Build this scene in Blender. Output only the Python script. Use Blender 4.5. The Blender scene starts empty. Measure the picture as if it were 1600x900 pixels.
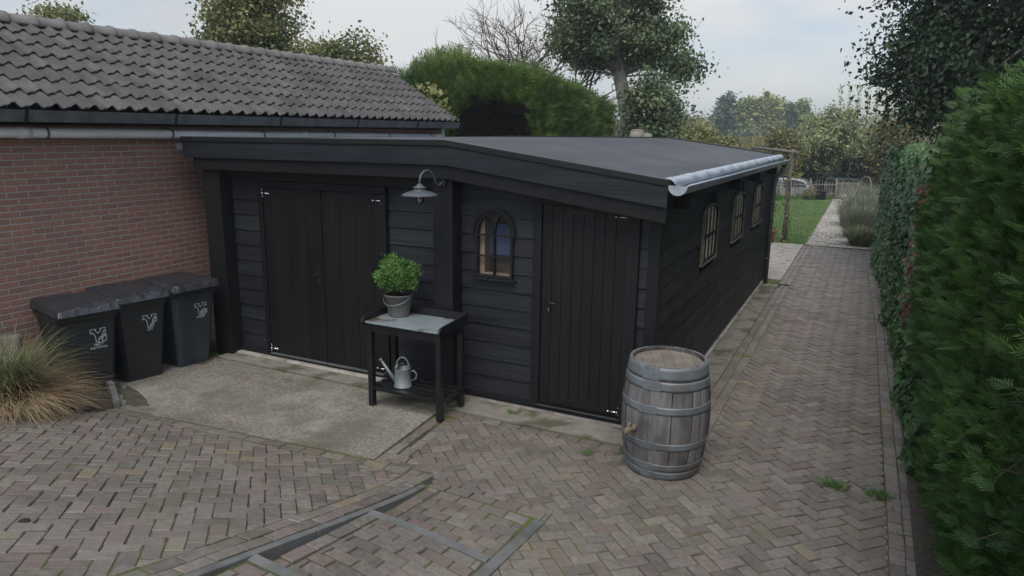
import bpy, bmesh, math, random
import numpy as np
from mathutils import Vector, Matrix
R = math.radians
random.seed(7)
rng = np.random.default_rng(11)
scene = bpy.context.scene

# ---------------------------------------------------------------- camera
cam_d = bpy.data.cameras.new("camera")
cam = bpy.data.objects.new("camera", cam_d)
scene.collection.objects.link(cam)
scene.camera = cam
cam_d.sensor_width = 36.0
cam_d.lens = 1113.13 / 1600 * 36.0
cam_d.clip_start = 0.05
cam_d.clip_end = 3000
PITCH, YAW, ROLL, CH = 0.2181325, 0.4569607, 0.0132327, 2.9
F = Vector((-math.sin(YAW) * math.cos(PITCH), math.cos(YAW) * math.cos(PITCH), -math.sin(PITCH)))
Rt = Vector((math.cos(YAW), math.sin(YAW), 0))
U = Rt.cross(F)
R2 = Rt * math.cos(ROLL) + U * math.sin(ROLL)
U2 = -Rt * math.sin(ROLL) + U * math.cos(ROLL)
m = Matrix((R2, U2, -F)).transposed().to_4x4()
m.translation = Vector((0, 0, CH))
cam.matrix_world = m

# ---------------------------------------------------------------- world: overcast sky with soft cloud structure
SUN_EL, SUN_AZ = R(58), R(165)          # azimuth measured from +Y towards +X
world = bpy.data.worlds.new("World")
scene.world = world
world.use_nodes = True
wn, wl = world.node_tree.nodes, world.node_tree.links
wn.clear()
wo = wn.new('ShaderNodeOutputWorld'); bg = wn.new('ShaderNodeBackground')
bg.inputs['Strength'].default_value = 0.10
sky = wn.new('ShaderNodeTexSky'); sky.sky_type = 'NISHITA'; sky.sun_disc = False
sky.sun_elevation = SUN_EL; sky.sun_rotation = SUN_AZ
sky.air_density = 1.0; sky.dust_density = 1.5; sky.ozone_density = 1.5
tc = wn.new('ShaderNodeTexCoord'); mp = wn.new('ShaderNodeMapping')
mp.inputs['Scale'].default_value = (1.0, 1.0, 3.2)
mp.inputs['Location'].default_value = (0.35, 0.1, 0.0)
wl.new(tc.outputs['Generated'], mp.inputs['Vector'])
nz = wn.new('ShaderNodeTexNoise'); nz.inputs['Scale'].default_value = 2.3
nz.inputs['Detail'].default_value = 7; nz.inputs['Roughness'].default_value = 0.5
nz.inputs['Distortion'].default_value = 0.5
wl.new(mp.outputs[0], nz.inputs['Vector'])
cr = wn.new('ShaderNodeValToRGB')
cr.color_ramp.elements[0].position = 0.38; cr.color_ramp.elements[0].color = (0.18, 0.18, 0.18, 1)
cr.color_ramp.elements[1].position = 0.66; cr.color_ramp.elements[1].color = (0.97, 0.97, 0.97, 1)
# cloud cover thickens towards the part of the sky where the sun stands
dt = wn.new('ShaderNodeVectorMath'); dt.operation = 'DOT_PRODUCT'
dt.inputs[1].default_value = (-0.45, 0.86, 0.22)
wl.new(tc.outputs['Generated'], dt.inputs[0])
dm = wn.new('ShaderNodeMapRange'); dm.inputs['From Min'].default_value = 0.80; dm.inputs['From Max'].default_value = 1.0
dm.inputs['To Min'].default_value = -0.10; dm.inputs['To Max'].default_value = 0.22
wl.new(dt.outputs['Value'], dm.inputs['Value'])
sm = wn.new('ShaderNodeMath'); sm.operation = 'ADD'
wl.new(nz.outputs['Fac'], sm.inputs[0]); wl.new(dm.outputs[0], sm.inputs[1])
wl.new(sm.outputs[0], cr.inputs['Fac'])
nz2 = wn.new('ShaderNodeTexNoise'); nz2.inputs['Scale'].default_value = 1.1
nz2.inputs['Detail'].default_value = 5
wl.new(mp.outputs[0], nz2.inputs['Vector'])
cc = wn.new('ShaderNodeValToRGB')
cc.color_ramp.elements[0].position = 0.40; cc.color_ramp.elements[0].color = (3.3, 3.7, 4.15, 1)
cc.color_ramp.elements[1].position = 0.60; cc.color_ramp.elements[1].color = (5.7, 5.75, 5.8, 1)
wl.new(nz2.outputs['Fac'], cc.inputs['Fac'])
mx = wn.new('ShaderNodeMixRGB')
wl.new(cr.outputs['Color'], mx.inputs['Fac'])
wl.new(sky.outputs['Color'], mx.inputs['Color1'])
# an overcast sky is brighter overhead than at the horizon
sx = wn.new('ShaderNodeSeparateXYZ'); wl.new(tc.outputs['Generated'], sx.inputs[0])
mz = wn.new('ShaderNodeMapRange'); mz.inputs['From Min'].default_value = 0.15; mz.inputs['From Max'].default_value = 1.0
mz.inputs['To Min'].default_value = 1.0; mz.inputs['To Max'].default_value = 3.2
wl.new(sx.outputs['Z'], mz.inputs['Value'])
vm = wn.new('ShaderNodeVectorMath'); vm.operation = 'SCALE'
wl.new(cc.outputs['Color'], vm.inputs[0]); wl.new(mz.outputs[0], vm.inputs['Scale'])
wl.new(vm.outputs[0], mx.inputs['Color2'])
wl.new(mx.outputs['Color'], bg.inputs['Color'])
wl.new(bg.outputs[0], wo.inputs['Surface'])

sun_d = bpy.data.lights.new("sun", 'SUN'); sun_d.energy = 1.5; sun_d.angle = R(36); sun_d.color = (1.0, 0.96, 0.9)
sun = bpy.data.objects.new("sun", sun_d); scene.collection.objects.link(sun)
sd = Vector((math.sin(SUN_AZ) * math.cos(SUN_EL), math.cos(SUN_AZ) * math.cos(SUN_EL), math.sin(SUN_EL)))
sun.rotation_euler = sd.to_track_quat('Z', 'Y').to_euler()
sun.location = (0, 0, 30)

scene.view_settings.view_transform = 'Standard'
scene.view_settings.look = 'None'
scene.view_settings.exposure = 0.45
scene.view_settings.gamma = 1.0
scene.cycles.max_bounces = 6
scene.cycles.transparent_max_bounces = 8
scene.cycles.use_denoising = True

# ---------------------------------------------------------------- materials
def L3(c):
    return (c[0], c[1], c[2], 1.0)

def M(name, col, col2=None, rough=0.7, metal=0.0, scale=4.0, stretch=(1, 1, 1), detail=5, isl=0.0, bump=0.0,
      bscale=60.0, bstretch=(1, 1, 1), spec=0.5, trans=0.0, lo=0.35, hi=0.65, col3=None, scale3=1.0, lo3=.5, hi3=.6, coat=0.0, yel=0.0, rvar=0.0):
    mt = bpy.data.materials.new(name); mt.use_nodes = True
    n, l = mt.node_tree.nodes, mt.node_tree.links
    b = n['Principled BSDF']
    b.inputs['Roughness'].default_value = rough
    b.inputs['Metallic'].default_value = metal
    b.inputs['Specular IOR Level'].default_value = spec
    if coat: b.inputs['Coat Weight'].default_value = coat
    t = n.new('ShaderNodeTexCoord')
    def noise(sc, st, det=detail):
        mpp = n.new('ShaderNodeMapping'); mpp.inputs['Scale'].default_value = st
        l.new(t.outputs['Object'], mpp.inputs['Vector'])
        x = n.new('ShaderNodeTexNoise'); x.inputs['Scale'].default_value = sc; x.inputs['Detail'].default_value = det
        l.new(mpp.outputs[0], x.inputs['Vector'])
        return x
    def ramp(src, a, bb):
        mr = n.new('ShaderNodeMapRange'); mr.inputs['From Min'].default_value = a; mr.inputs['From Max'].default_value = bb
        l.new(src, mr.inputs['Value']); return mr.outputs[0]
    rgb = n.new('ShaderNodeRGB'); rgb.outputs[0].default_value = L3(col); cur = rgb.outputs[0]
    if col2 is not None:
        x = noise(scale, stretch); mixn = n.new('ShaderNodeMixRGB'); l.new(ramp(x.outputs['Fac'], lo, hi), mixn.inputs['Fac'])
        l.new(cur, mixn.inputs['Color1']); mixn.inputs['Color2'].default_value = L3(col2); cur = mixn.outputs[0]
    if col3 is not None:
        x = noise(scale3, (1, 1, 1), 6); mixn = n.new('ShaderNodeMixRGB'); l.new(ramp(x.outputs['Fac'], lo3, hi3), mixn.inputs['Fac'])
        l.new(cur, mixn.inputs['Color1']); mixn.inputs['Color2'].default_value = L3(col3); cur = mixn.outputs[0]
    if isl:
        g = n.new('ShaderNodeNewGeometry'); hs = n.new('ShaderNodeHueSaturation')
        mr = n.new('ShaderNodeMapRange'); mr.inputs['To Min'].default_value = 1 - isl; mr.inputs['To Max'].default_value = 1 + isl
        l.new(g.outputs['Random Per Island'], mr.inputs['Value']); l.new(mr.outputs[0], hs.inputs['Value'])
        wn_ = n.new('ShaderNodeTexWhiteNoise'); wn_.noise_dimensions = '1D'; l.new(g.outputs['Random Per Island'], wn_.inputs['W'])
        mr2 = n.new('ShaderNodeMapRange'); mr2.inputs['To Min'].default_value = .5 - isl * .08; mr2.inputs['To Max'].default_value = .5 + isl * .08
        l.new(wn_.outputs['Value'], mr2.inputs['Value']); l.new(mr2.outputs[0], hs.inputs['Hue'])
        l.new(cur, hs.inputs['Color']); cur = hs.outputs[0]
        if yel:
            gt = n.new('ShaderNodeMath'); gt.operation = 'GREATER_THAN'; gt.inputs[1].default_value = 1 - yel
            l.new(wn_.outputs['Value'], gt.inputs[0]); my = n.new('ShaderNodeMixRGB'); l.new(gt.outputs[0], my.inputs['Fac'])
            l.new(cur, my.inputs['Color1']); my.inputs['Color2'].default_value = (.215, .18, .12, 1); cur = my.outputs[0]
    l.new(cur, b.inputs['Base Color'])
    if rvar:
        x = noise(3.0, (1, 1, 1)); mr = n.new('ShaderNodeMapRange'); mr.inputs['To Min'].default_value = rough - rvar; mr.inputs['To Max'].default_value = rough + rvar
        mr.inputs['From Min'].default_value = .3; mr.inputs['From Max'].default_value = .7
        l.new(x.outputs['Fac'], mr.inputs['Value']); l.new(mr.outputs[0], b.inputs['Roughness'])
    if bump:
        x = noise(bscale, bstretch, 6); bp = n.new('ShaderNodeBump'); bp.inputs['Strength'].default_value = bump
        bp.inputs['Distance'].default_value = 0.01
        l.new(x.outputs['Fac'], bp.inputs['Height']); l.new(bp.outputs[0], b.inputs['Normal'])
    if trans:
        tr = n.new('ShaderNodeBsdfTranslucent'); l.new(cur, tr.inputs['Color']); ms = n.new('ShaderNodeMixShader')
        ms.inputs['Fac'].default_value = trans
        l.new(b.outputs[0], ms.inputs[1]); l.new(tr.outputs[0], ms.inputs[2]); l.new(ms.outputs[0], n['Material Output'].inputs['Surface'])
    return mt

m_board = M('black_stained_boards', (0.0087, 0.0103, 0.0136), (0.0163, 0.0189, 0.0248), rough=.55, scale=3, stretch=(.35, 1, 7), isl=.25, bump=.5, bscale=26, bstretch=(.12, 1, 2.6), spec=.45, rvar=.1, col3=(0.0284, 0.0304, 0.0350), scale3=1.1, lo3=.50, hi3=.78)
m_boardy = M('black_stained_side_boards', (0.0131, 0.0146, 0.0141), (0.0262, 0.0282, 0.0272), rough=.6, scale=3, stretch=(1, .35, 7), isl=.25, bump=.5, bscale=26, bstretch=(1, .12, 2.6), spec=.35, rvar=.1)
m_frame = M('black_painted_timber', (0.0066, 0.0066, 0.0071), (0.0102, 0.0102, 0.0107), rough=.55, scale=3, stretch=(1, 1, .3), isl=.12, bump=.25, bscale=40, bstretch=(1, 1, .1), spec=.4)
m_door = M('black_door_planks', (0.0060, 0.0063, 0.0066), (0.0099, 0.0102, 0.0105), rough=.5, scale=3, stretch=(3, 1, .25), isl=.25, bump=.3, bscale=40, bstretch=(1, 1, .06), spec=.4)
m_fascia = M('black_fascia_board', (0.0083, 0.0106, 0.0141), (0.0185, 0.0223, 0.0294), rough=.48, scale=2.2, stretch=(.5, 1, 6), isl=.2, bump=.4, bscale=22, bstretch=(.15, 1, 2.5), spec=.5, rvar=.12)
m_felt = M('roofing_felt', (0.0446, 0.0493, 0.0565), (0.0669, 0.0714, 0.0791), rough=.62, scale=1.5, bump=.35, bscale=350, spec=.5, col3=(0.0321, 0.0357, 0.0371), scale3=.6, lo3=.47, hi3=.66)
m_trim = M('black_roof_trim', (0.0069, 0.0069, 0.0078), (0.0137, 0.0137, 0.0147), rough=.45, scale=3, spec=.5)
m_zinc = M('zinc', (.42, .47, .52), (.30, .34, .38), rough=.38, metal=.75, scale=9, bump=.3, bscale=12, spec=.5)
m_zincd = M('old_zinc', (.15, .165, .165), (.095, .105, .105), rough=.55, metal=.3, scale=5, bump=.1)
m_zinct = M('galvanised_steel', (.30, .36, .40), (.20, .25, .27), rough=.42, metal=.45, scale=6, bump=.1, bscale=30, rvar=.12)
m_hoop = M('dull_galvanised_hoop', (0.2014, 0.2300, 0.2454), (0.1421, 0.1552, 0.1617), rough=.55, metal=.35, scale=5, bump=.15, bscale=30, col3=(0.1540, 0.1265, 0.1060), scale3=4, lo3=.56, hi3=.72, rvar=.12)
m_lead = M('lead_flashing', (.50, .54, .58), (.36, .40, .44), rough=.45, metal=.5, scale=14, bump=1.0, bscale=9, spec=.5)
m_pipeblue = M('grey_plastic_pipe', (.055, .075, .09), (.08, .1, .115), rough=.35, scale=4)
m_white = M('white_plastic_pipe', (0.8970, 0.8970, 0.8740), (0.7130, 0.7130, 0.6785), rough=.45, scale=3, stretch=(1, .4, 3), bump=.05)
m_brownb = M('brown_eaves_board', (.035, .018, .014), (.055, .024, .018), rough=.6, scale=4, stretch=(1, .2, 2))
m_chrome = M('shiny_metal', (.75, .75, .76), rough=.22, metal=1.0)
m_blackm = M("black_iron", (.022, .022, .024), rough=.32, metal=.3)
m_conc = M('aggregate_concrete', (0.1515, 0.1350, 0.1069), (0.2754, 0.2520, 0.2052), rough=.92, scale=32, detail=12, lo=.40, hi=.64, bump=1.0, bscale=70, col3=(0.1148, 0.1035, 0.0727), scale3=1.5, lo3=.46, hi3=.72)
def add_patch(mt, col, sc_, lo, hi, amt):
    n, l = mt.node_tree.nodes, mt.node_tree.links; b = n['Principled BSDF']; src = b.inputs['Base Color'].links[0].from_socket
    t = n.new('ShaderNodeTexCoord'); x = n.new('ShaderNodeTexNoise'); x.inputs['Scale'].default_value = sc_; x.inputs['Detail'].default_value = 9; x.inputs['Roughness'].default_value = .65
    l.new(t.outputs['Object'], x.inputs['Vector']); mr = n.new('ShaderNodeMapRange'); mr.inputs['From Min'].default_value = lo; mr.inputs['From Max'].default_value = hi; mr.inputs['To Max'].default_value = amt
    l.new(x.outputs['Fac'], mr.inputs['Value']); mm = n.new('ShaderNodeMixRGB'); l.new(mr.outputs[0], mm.inputs['Fac']); l.new(src, mm.inputs['Color1']); mm.inputs['Color2'].default_value = L3(col); l.new(mm.outputs[0], b.inputs['Base Color'])
add_patch(m_conc, (.36, .34, .30), .9, .50, .62, .55); add_patch(m_conc, (.07, .065, .05), 2.3, .58, .70, .6)
m_conc2 = M('mossy_concrete', (0.1900, 0.1751, 0.1425), (0.2565, 0.2304, 0.1995), rough=.9, scale=9, bump=.9, bscale=110, col3=(0.0950, 0.0968, 0.0570), scale3=3.0, lo3=.48, hi3=.62)
m_sill = M('pale_concrete_sill', (.42, .39, .35), (.30, .27, .24), rough=.85, scale=7, bump=.5, bscale=60, col3=(.16, .15, .11), scale3=5, lo3=.52, hi3=.7)
m_kerb = M('grey_concrete_kerb', (0.1162, 0.1200, 0.1162), (0.1537, 0.1537, 0.1462), rough=.85, scale=7, bump=.4, bscale=120, col3=(0.0750, 0.0788, 0.0562), scale3=3, lo3=.5, hi3=.7)
m_bin = M('dark_grey_bin_plastic', (0.0128, 0.0173, 0.0195), (0.0195, 0.0232, 0.0263), rough=.42, scale=3, bump=.12, bscale=200, spec=.5, col3=(0.0285, 0.0277, 0.0270), scale3=5, lo3=.55, hi3=.8, rvar=.1)
m_binb = M('worn_blue_grey_bin_plastic', (.026, .034, .042), (.04, .048, .056), rough=.45, scale=2, stretch=(3, 3, .5), bump=.12, bscale=200, col3=(.075, .072, .07), scale3=2.2, lo3=.55, hi3=.8)
m_bag = M('black_plastic_sheet', (.018, .020, .024), (.028, .03, .036), rough=.38, scale=3, bump=.5, bscale=14, spec=.6)
m_print = M('white_print', (.55, .57, .58), rough=.6)
m_table = M('black_painted_table', (0.0088, 0.0088, 0.0104), (0.0144, 0.0144, 0.0160), rough=.36, scale=5, isl=.1, bump=.12, bscale=50, bstretch=(.2, 1, 1))
m_tray = M('zinc_tray_surface', (0.2700, 0.3240, 0.3420), (0.3600, 0.4140, 0.4320), rough=.38, metal=.35, scale=7, bump=.15, bscale=25, col3=(0.1350, 0.0990, 0.0675), scale3=3.3, lo3=.56, hi3=.68)
m_pot = M('weathered_zinc_pot', (0.1156, 0.1054, 0.0952), (0.1632, 0.1530, 0.1394), rough=.6, metal=.15, scale=9, bump=.2, bscale=60)
m_stave = M('weathered_oak_staves', (0.1121, 0.1040, 0.1001), (0.1883, 0.1830, 0.1783), rough=.78, scale=7, stretch=(3, 3, .35), isl=.28, bump=.6, bscale=55, bstretch=(2, 2, .08), col3=(0.0762, 0.0674, 0.0641), scale3=4, lo3=.5, hi3=.7)
m_head = M('dusty_barrel_head', (0.2142, 0.1860, 0.1497), (0.1517, 0.1303, 0.1063), rough=.85, scale=6, isl=.1, bump=.6, bscale=70)
m_spigot = M('old_wood_spigot', (.21, .175, .125), (.12, .095, .06), rough=.8, scale=20, bump=.5)
m_tile = M('concrete_roof_tile', (0.0684, 0.0632, 0.0605), (0.1009, 0.0930, 0.0865), rough=.75, scale=8, isl=.2, bump=.4, bscale=90, col3=(0.0488, 0.0459, 0.0404), scale3=2.0, lo3=.5, hi3=.7)
m_ridge = M('ridge_tile', (0.1331, 0.1240, 0.1166), (0.1830, 0.1720, 0.1579), rough=.8, scale=7, isl=.12, bump=.3, bscale=80)
m_bark = M('bark', (.085, .075, .06), (.15, .135, .105), rough=.9, scale=6, stretch=(1, 1, .3), bump=1.0, bscale=14, bstretch=(1, 1, .25))
m_barkg = M('grey_bark', (.19, .18, .155), (.30, .285, .245), rough=.9, scale=5, stretch=(1, 1, .5), bump=1.0, bscale=14, bstretch=(1, 1, .3))
m_twig = M('brown_dead_twigs', (.060, .042, .03), (.10, .072, .05), rough=.9, isl=.3)
m_soil = M('bed_soil', (.045, .035, .026), (.085, .07, .05), rough=.95, scale=20, bump=1, bscale=50)
m_wood = M('weathered_wood', (.16, .135, .11), (.23, .20, .165), rough=.85, scale=5, stretch=(1, 1, .2), bump=.6, bscale=40, bstretch=(1, 1, .1))
m_terra = M('terracotta', (.36, .16, .09), (.28, .12, .07), rough=.8, scale=9)
m_glassdark = M('dark_window_glass', (.012, .014, .018), rough=.06, spec=.9)
m_cream = M('cream_blind', (0.7000, 0.6250, 0.4750), (0.5750, 0.5250, 0.3875), rough=.8, scale=4)
m_jamb = M('bare_wood_jamb', (0.4464, 0.3096, 0.2088), (0.3744, 0.2520, 0.1656), rough=.7, scale=5, stretch=(1, 1, .2))
m_lawn = M('lawn_grass', (0.0825, 0.1305, 0.0350), (0.1155, 0.1665, 0.0450), rough=.9, scale=1.6, bump=1, bscale=70, col3=(0.0660, 0.1035, 0.0300), scale3=40, lo3=.4, hi3=.7)
m_gravel = M('pale_gravel', (.36, .34, .31), (.50, .48, .45), rough=.95, scale=14, bump=1, bscale=30, col3=(.27, .25, .215), scale3=7, lo3=.5, hi3=.7)
m_field = M('rough_field', (.09, .10, .045), (.13, .125, .065), rough=.95, scale=.25, bump=1, bscale=3)
m_carsilver = M('pale_car_paint', (.30, .31, .33), rough=.3, metal=.2, coat=.4)
m_carglass = M('car_glass', (.012, .014, .016), rough=.08)
m_dark = M('dark_rubber', (.015, .015, .015), rough=.7)
m_fence = M('grey_chestnut_pale', (.17, .155, .135), (.26, .24, .21), rough=.9, isl=.35, scale=3, stretch=(1, 1, .2))

def foliage(name, a, b, isl=.35, scale=1.2, rough=.55, trans=.25, c3=None, scale3=.6, lo3=.55, hi3=.7, spec=.35):
    return M(name, a, b, rough=rough, scale=scale, isl=isl, trans=trans, spec=spec, lo=.4, hi=.6, col3=c3, scale3=scale3, lo3=lo3, hi3=hi3)
m_cyp = foliage('cypress_foliage', (0.0447, 0.1063, 0.0230), (0.0739, 0.1529, 0.0288), isl=.35, scale=2.5, c3=(0.0327, 0.0805, 0.0230), scale3=1.3)
m_cyp2 = foliage('cypress_foliage_light', (0.1199, 0.1908, 0.0522), (0.1762, 0.2543, 0.0637), isl=.3, scale=1.2, c3=(0.0776, 0.1399, 0.0464), scale3=.9)
m_ivy = foliage('ivy_leaves', (0.0459, 0.0995, 0.0341), (0.0785, 0.1530, 0.0466), isl=.5, scale=1.6, rough=.42, trans=.1, spec=.42)
m_maple = foliage('dark_maple_leaves', (0.0235, 0.0449, 0.0214), (0.0398, 0.0653, 0.0286), isl=.35, scale=.7, trans=.15, c3=(0.0490, 0.0683, 0.0286))
m_poplar = foliage('poplar_leaves', (0.1076, 0.1533, 0.0774), (0.1819, 0.2245, 0.1076), isl=.4, scale=.9, trans=.2)
m_left = foliage('autumn_green_leaves', (0.1539, 0.1808, 0.0699), (0.2703, 0.2746, 0.1093), isl=.4, scale=.9, trans=.3, c3=(0.3604, 0.2574, 0.0987), scale3=1.5, lo3=.58, hi3=.75)
m_far1 = foliage('far_poplar_green', (0.2437, 0.3093, 0.1176), (0.3574, 0.4022, 0.1469), isl=.3, scale=.25, trans=.2)
m_far2 = foliage('far_poplar_yellowing', (0.3741, 0.3741, 0.1296), (0.3166, 0.3598, 0.1439), isl=.3, scale=.25, trans=.2)
m_far3 = foliage('far_dark_green', (0.0963, 0.1524, 0.0963), (0.1380, 0.1955, 0.1150), isl=.3, scale=.25, trans=.2)
m_scrub = foliage('scrub_olive', (0.1888, 0.2059, 0.0818), (0.2917, 0.2746, 0.1201), isl=.4, scale=.6, c3=(0.3432, 0.2402, 0.1030), scale3=.5)
m_scrub2 = foliage('scrub_autumn', (0.2356, 0.2046, 0.0726), (0.1795, 0.1848, 0.0799), isl=.4, scale=.6, c3=(0.1234, 0.1584, 0.0726), scale3=.4)
m_willow = foliage('grey_green_willow', (0.2483, 0.2939, 0.1418), (0.3532, 0.3863, 0.1910), isl=.35, scale=.5)
m_bushdk = foliage('dark_bush_and_shade', (.02, .035, .02), (.03, .05, .03), isl=.3)
m_vine = foliage('yellow_green_vine', (.17, .19, .05), (.24, .23, .08), isl=.35, scale=3)
m_box = foliage('bright_green_shrub', (0.1072, 0.2232, 0.0504), (0.1638, 0.3125, 0.0864), isl=.4, scale=8, c3=(0.0694, 0.1562, 0.0432), scale3=14)
m_grassg = foliage('green_grass_blades', (0.1495, 0.1805, 0.0770), (0.2300, 0.2375, 0.1320), isl=.45, scale=4)
m_grasst = foliage('straw_grass_blades', (.36, .26, .15), (.45, .36, .22), isl=.4, scale=4)
m_pamp = foliage('pale_ornamental_grass', (0.2153, 0.2295, 0.1454), (0.2815, 0.2925, 0.2137), isl=.35, scale=2, c3=(0.0994, 0.1440, 0.0641), scale3=1.2)
m_weed = foliage('paving_weed', (.09, .19, .045), (.13, .24, .06), isl=.4)
m_reed = foliage('reeds', (.20, .19, .08), (.28, .25, .12), isl=.4, scale=.4)
m_redleaf = foliage('fallen_leaf', (.20, .075, .05), (.26, .15, .08), isl=.5, scale=3)
m_flower = M('white_flower', (.75, .75, .68), rough=.6, isl=.05)

# paving brick material: colour changes from brick to brick, moss and dirt in patches
def brick_paving():
    mt = M('paving_brick', (.132, .113, .096), (.196, .171, .146), rough=.58, scale=22, isl=.26, bump=.55, bscale=75, spec=.5, yel=.025)
    n, l = mt.node_tree.nodes, mt.node_tree.links
    b = n['Principled BSDF']; src = b.inputs['Base Color'].links[0].from_socket
    t = n.new('ShaderNodeTexCoord')
    x = n.new('ShaderNodeTexNoise'); x.inputs['Scale'].default_value = .7; x.inputs['Detail'].default_value = 5
    l.new(t.outputs['Object'], x.inputs['Vector'])
    mr = n.new('ShaderNodeMapRange'); mr.inputs['From Min'].default_value = .42; mr.inputs['From Max'].default_value = .68; mr.inputs['To Max'].default_value = .55
    l.new(x.outputs['Fac'], mr.inputs['Value'])
    mixn = n.new('ShaderNodeMixRGB'); l.new(mr.outputs[0], mixn.inputs['Fac']); l.new(src, mixn.inputs['Color1'])
    mixn.inputs['Color2'].default_value = (.20, .178, .15, 1)
    g = n.new('ShaderNodeNewGeometry'); w1 = n.new('ShaderNodeMath'); w1.operation = 'MULTIPLY'; w1.inputs[1].default_value = 37.7
    l.new(g.outputs['Random Per Island'], w1.inputs[0]); w2 = n.new('ShaderNodeMath'); w2.operation = 'FRACT'; l.new(w1.outputs[0], w2.inputs[0])
    r2 = n.new('ShaderNodeMapRange'); r2.inputs['From Min'].default_value = .62; r2.inputs['From Max'].default_value = 1.0; r2.inputs['To Max'].default_value = .42
    l.new(w2.outputs[0], r2.inputs['Value'])
    m2 = n.new('ShaderNodeMixRGB'); l.new(r2.outputs[0], m2.inputs['Fac']); l.new(mixn.outputs[0], m2.inputs['Color1']); m2.inputs['Color2'].default_value = (.17, .108, .09, 1)
    l.new(m2.outputs[0], b.inputs['Base Color'])
    return mt
m_paver = brick_paving(); add_patch(m_paver, (.075, .068, .055), 2.6, .52, .72, .5); add_patch(m_paver, (.10, .12, .05), 1.3, .58, .72, .45)
m_mortar = M('mossy_joint_sand', (.036, .033, .025), (.075, .066, .045), rough=1.0, scale=14, bump=1, bscale=120, col3=(.095, .125, .030), scale3=1.6, lo3=.38, hi3=.54)

def wall_brick():
    mt = bpy.data.materials.new('red_facing_brick'); mt.use_nodes = True
    n, l = mt.node_tree.nodes, mt.node_tree.links; b = n['Principled BSDF']; b.inputs['Roughness'].default_value = .85
    t = n.new('ShaderNodeTexCoord'); sp = n.new('ShaderNodeSeparateXYZ'); l.new(t.outputs['Object'], sp.inputs[0])
    ad = n.new('ShaderNodeMath'); l.new(sp.outputs['X'], ad.inputs[0]); l.new(sp.outputs['Y'], ad.inputs[1])
    cb = n.new('ShaderNodeCombineXYZ'); l.new(ad.outputs[0], cb.inputs['X']); l.new(sp.outputs['Z'], cb.inputs['Y'])
    nn = n.new('ShaderNodeTexNoise'); nn.inputs['Scale'].default_value = 25; l.new(t.outputs['Object'], nn.inputs['Vector'])
    ds = n.new('ShaderNodeMixRGB'); ds.blend_type = 'LINEAR_LIGHT'; ds.inputs['Fac'].default_value = .005
    l.new(cb.outputs[0], ds.inputs['Color1']); l.new(nn.outputs['Color'], ds.inputs['Color2'])
    br = n.new('ShaderNodeTexBrick'); l.new(ds.outputs[0], br.inputs['Vector'])
    br.inputs['Scale'].default_value = 1.0; br.inputs['Brick Width'].default_value = .222; br.inputs['Row Height'].default_value = .0665
    br.inputs['Mortar Size'].default_value = .0082; br.inputs['Mortar Smooth'].default_value = .3; br.inputs['Bias'].default_value = -.1
    br.inputs['Color1'].default_value = (.37, .175, .122, 1); br.inputs['Color2'].default_value = (.26, .14, .108, 1)
    br.inputs['Mortar'].default_value = (.38, .345, .30, 1)
    n2 = n.new('ShaderNodeTexNoise'); n2.inputs['Scale'].default_value = 1.1; n2.inputs['Detail'].default_value = 6; l.new(t.outputs['Object'], n2.inputs['Vector'])
    n3 = n.new('ShaderNodeTexNoise'); n3.inputs['Scale'].default_value = 60; n3.inputs['Detail'].default_value = 4; l.new(t.outputs['Object'], n3.inputs['Vector'])
    mr = n.new('ShaderNodeMapRange'); mr.inputs['From Min'].default_value = .35; mr.inputs['From Max'].default_value = .7; mr.inputs['To Max'].default_value = .35
    l.new(n2.outputs['Fac'], mr.inputs['Value']); mixn = n.new('ShaderNodeMixRGB'); l.new(mr.outputs[0], mixn.inputs['Fac']); l.new(br.outputs['Color'], mixn.inputs['Color1'])
    mixn.inputs['Color2'].default_value = (.17, .13, .105, 1)
    mu = n.new('ShaderNodeMixRGB'); mu.blend_type = 'OVERLAY'; mu.inputs['Fac'].default_value = .5; l.new(mixn.outputs[0], mu.inputs['Color1']); l.new(n3.outputs['Fac'], mu.inputs['Color2'])
    l.new(mu.outputs[0], b.inputs['Base Color'])
    mh = n.new('ShaderNodeMath'); mh.operation = 'MULTIPLY_ADD'; mh.inputs[1].default_value = .25; l.new(n3.outputs['Fac'], mh.inputs[0])
    inv = n.new('ShaderNodeMath'); inv.operation = 'SUBTRACT'; inv.inputs[0].default_value = 1; l.new(br.outputs['Fac'], inv.inputs[1]); l.new(inv.outputs[0], mh.inputs[2])
    bp = n.new('ShaderNodeBump'); bp.inputs['Strength'].default_value = .8; bp.inputs['Distance'].default_value = .008
    l.new(mh.outputs[0], bp.inputs['Height']); l.new(bp.outputs[0], b.inputs['Normal'])
    return mt
m_brick = wall_brick()

def glass(name, col=(.9, .95, .95), fac=1.2):
    mt = bpy.data.materials.new(name); mt.use_nodes = True
    n, l = mt.node_tree.nodes, mt.node_tree.links
    for x in list(n):
        if x.type == 'BSDF_PRINCIPLED': n.remove(x)
    tr = n.new('ShaderNodeBsdfTransparent'); tr.inputs[0].default_value = L3(col)
    gl = n.new('ShaderNodeBsdfGlossy'); gl.inputs['Roughness'].default_value = .03
    fr = n.new('ShaderNodeFresnel'); fr.inputs[0].default_value = 1.52
    ma = n.new('ShaderNodeMath'); ma.operation = 'MULTIPLY'; ma.inputs[1].default_value = fac; l.new(fr.outputs[0], ma.inputs[0])
    ms = n.new('ShaderNodeMixShader'); l.new(ma.outputs[0], ms.inputs['Fac']); l.new(tr.outputs[0], ms.inputs[1]); l.new(gl.outputs[0], ms.inputs[2])
    l.new(ms.outputs[0], n['Material Output'].inputs['Surface'])
    return mt
m_pane = glass('clear_window_glass')
m_pane2 = glass('dusty_window_glass', (.95, .95, .92), .45)

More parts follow.
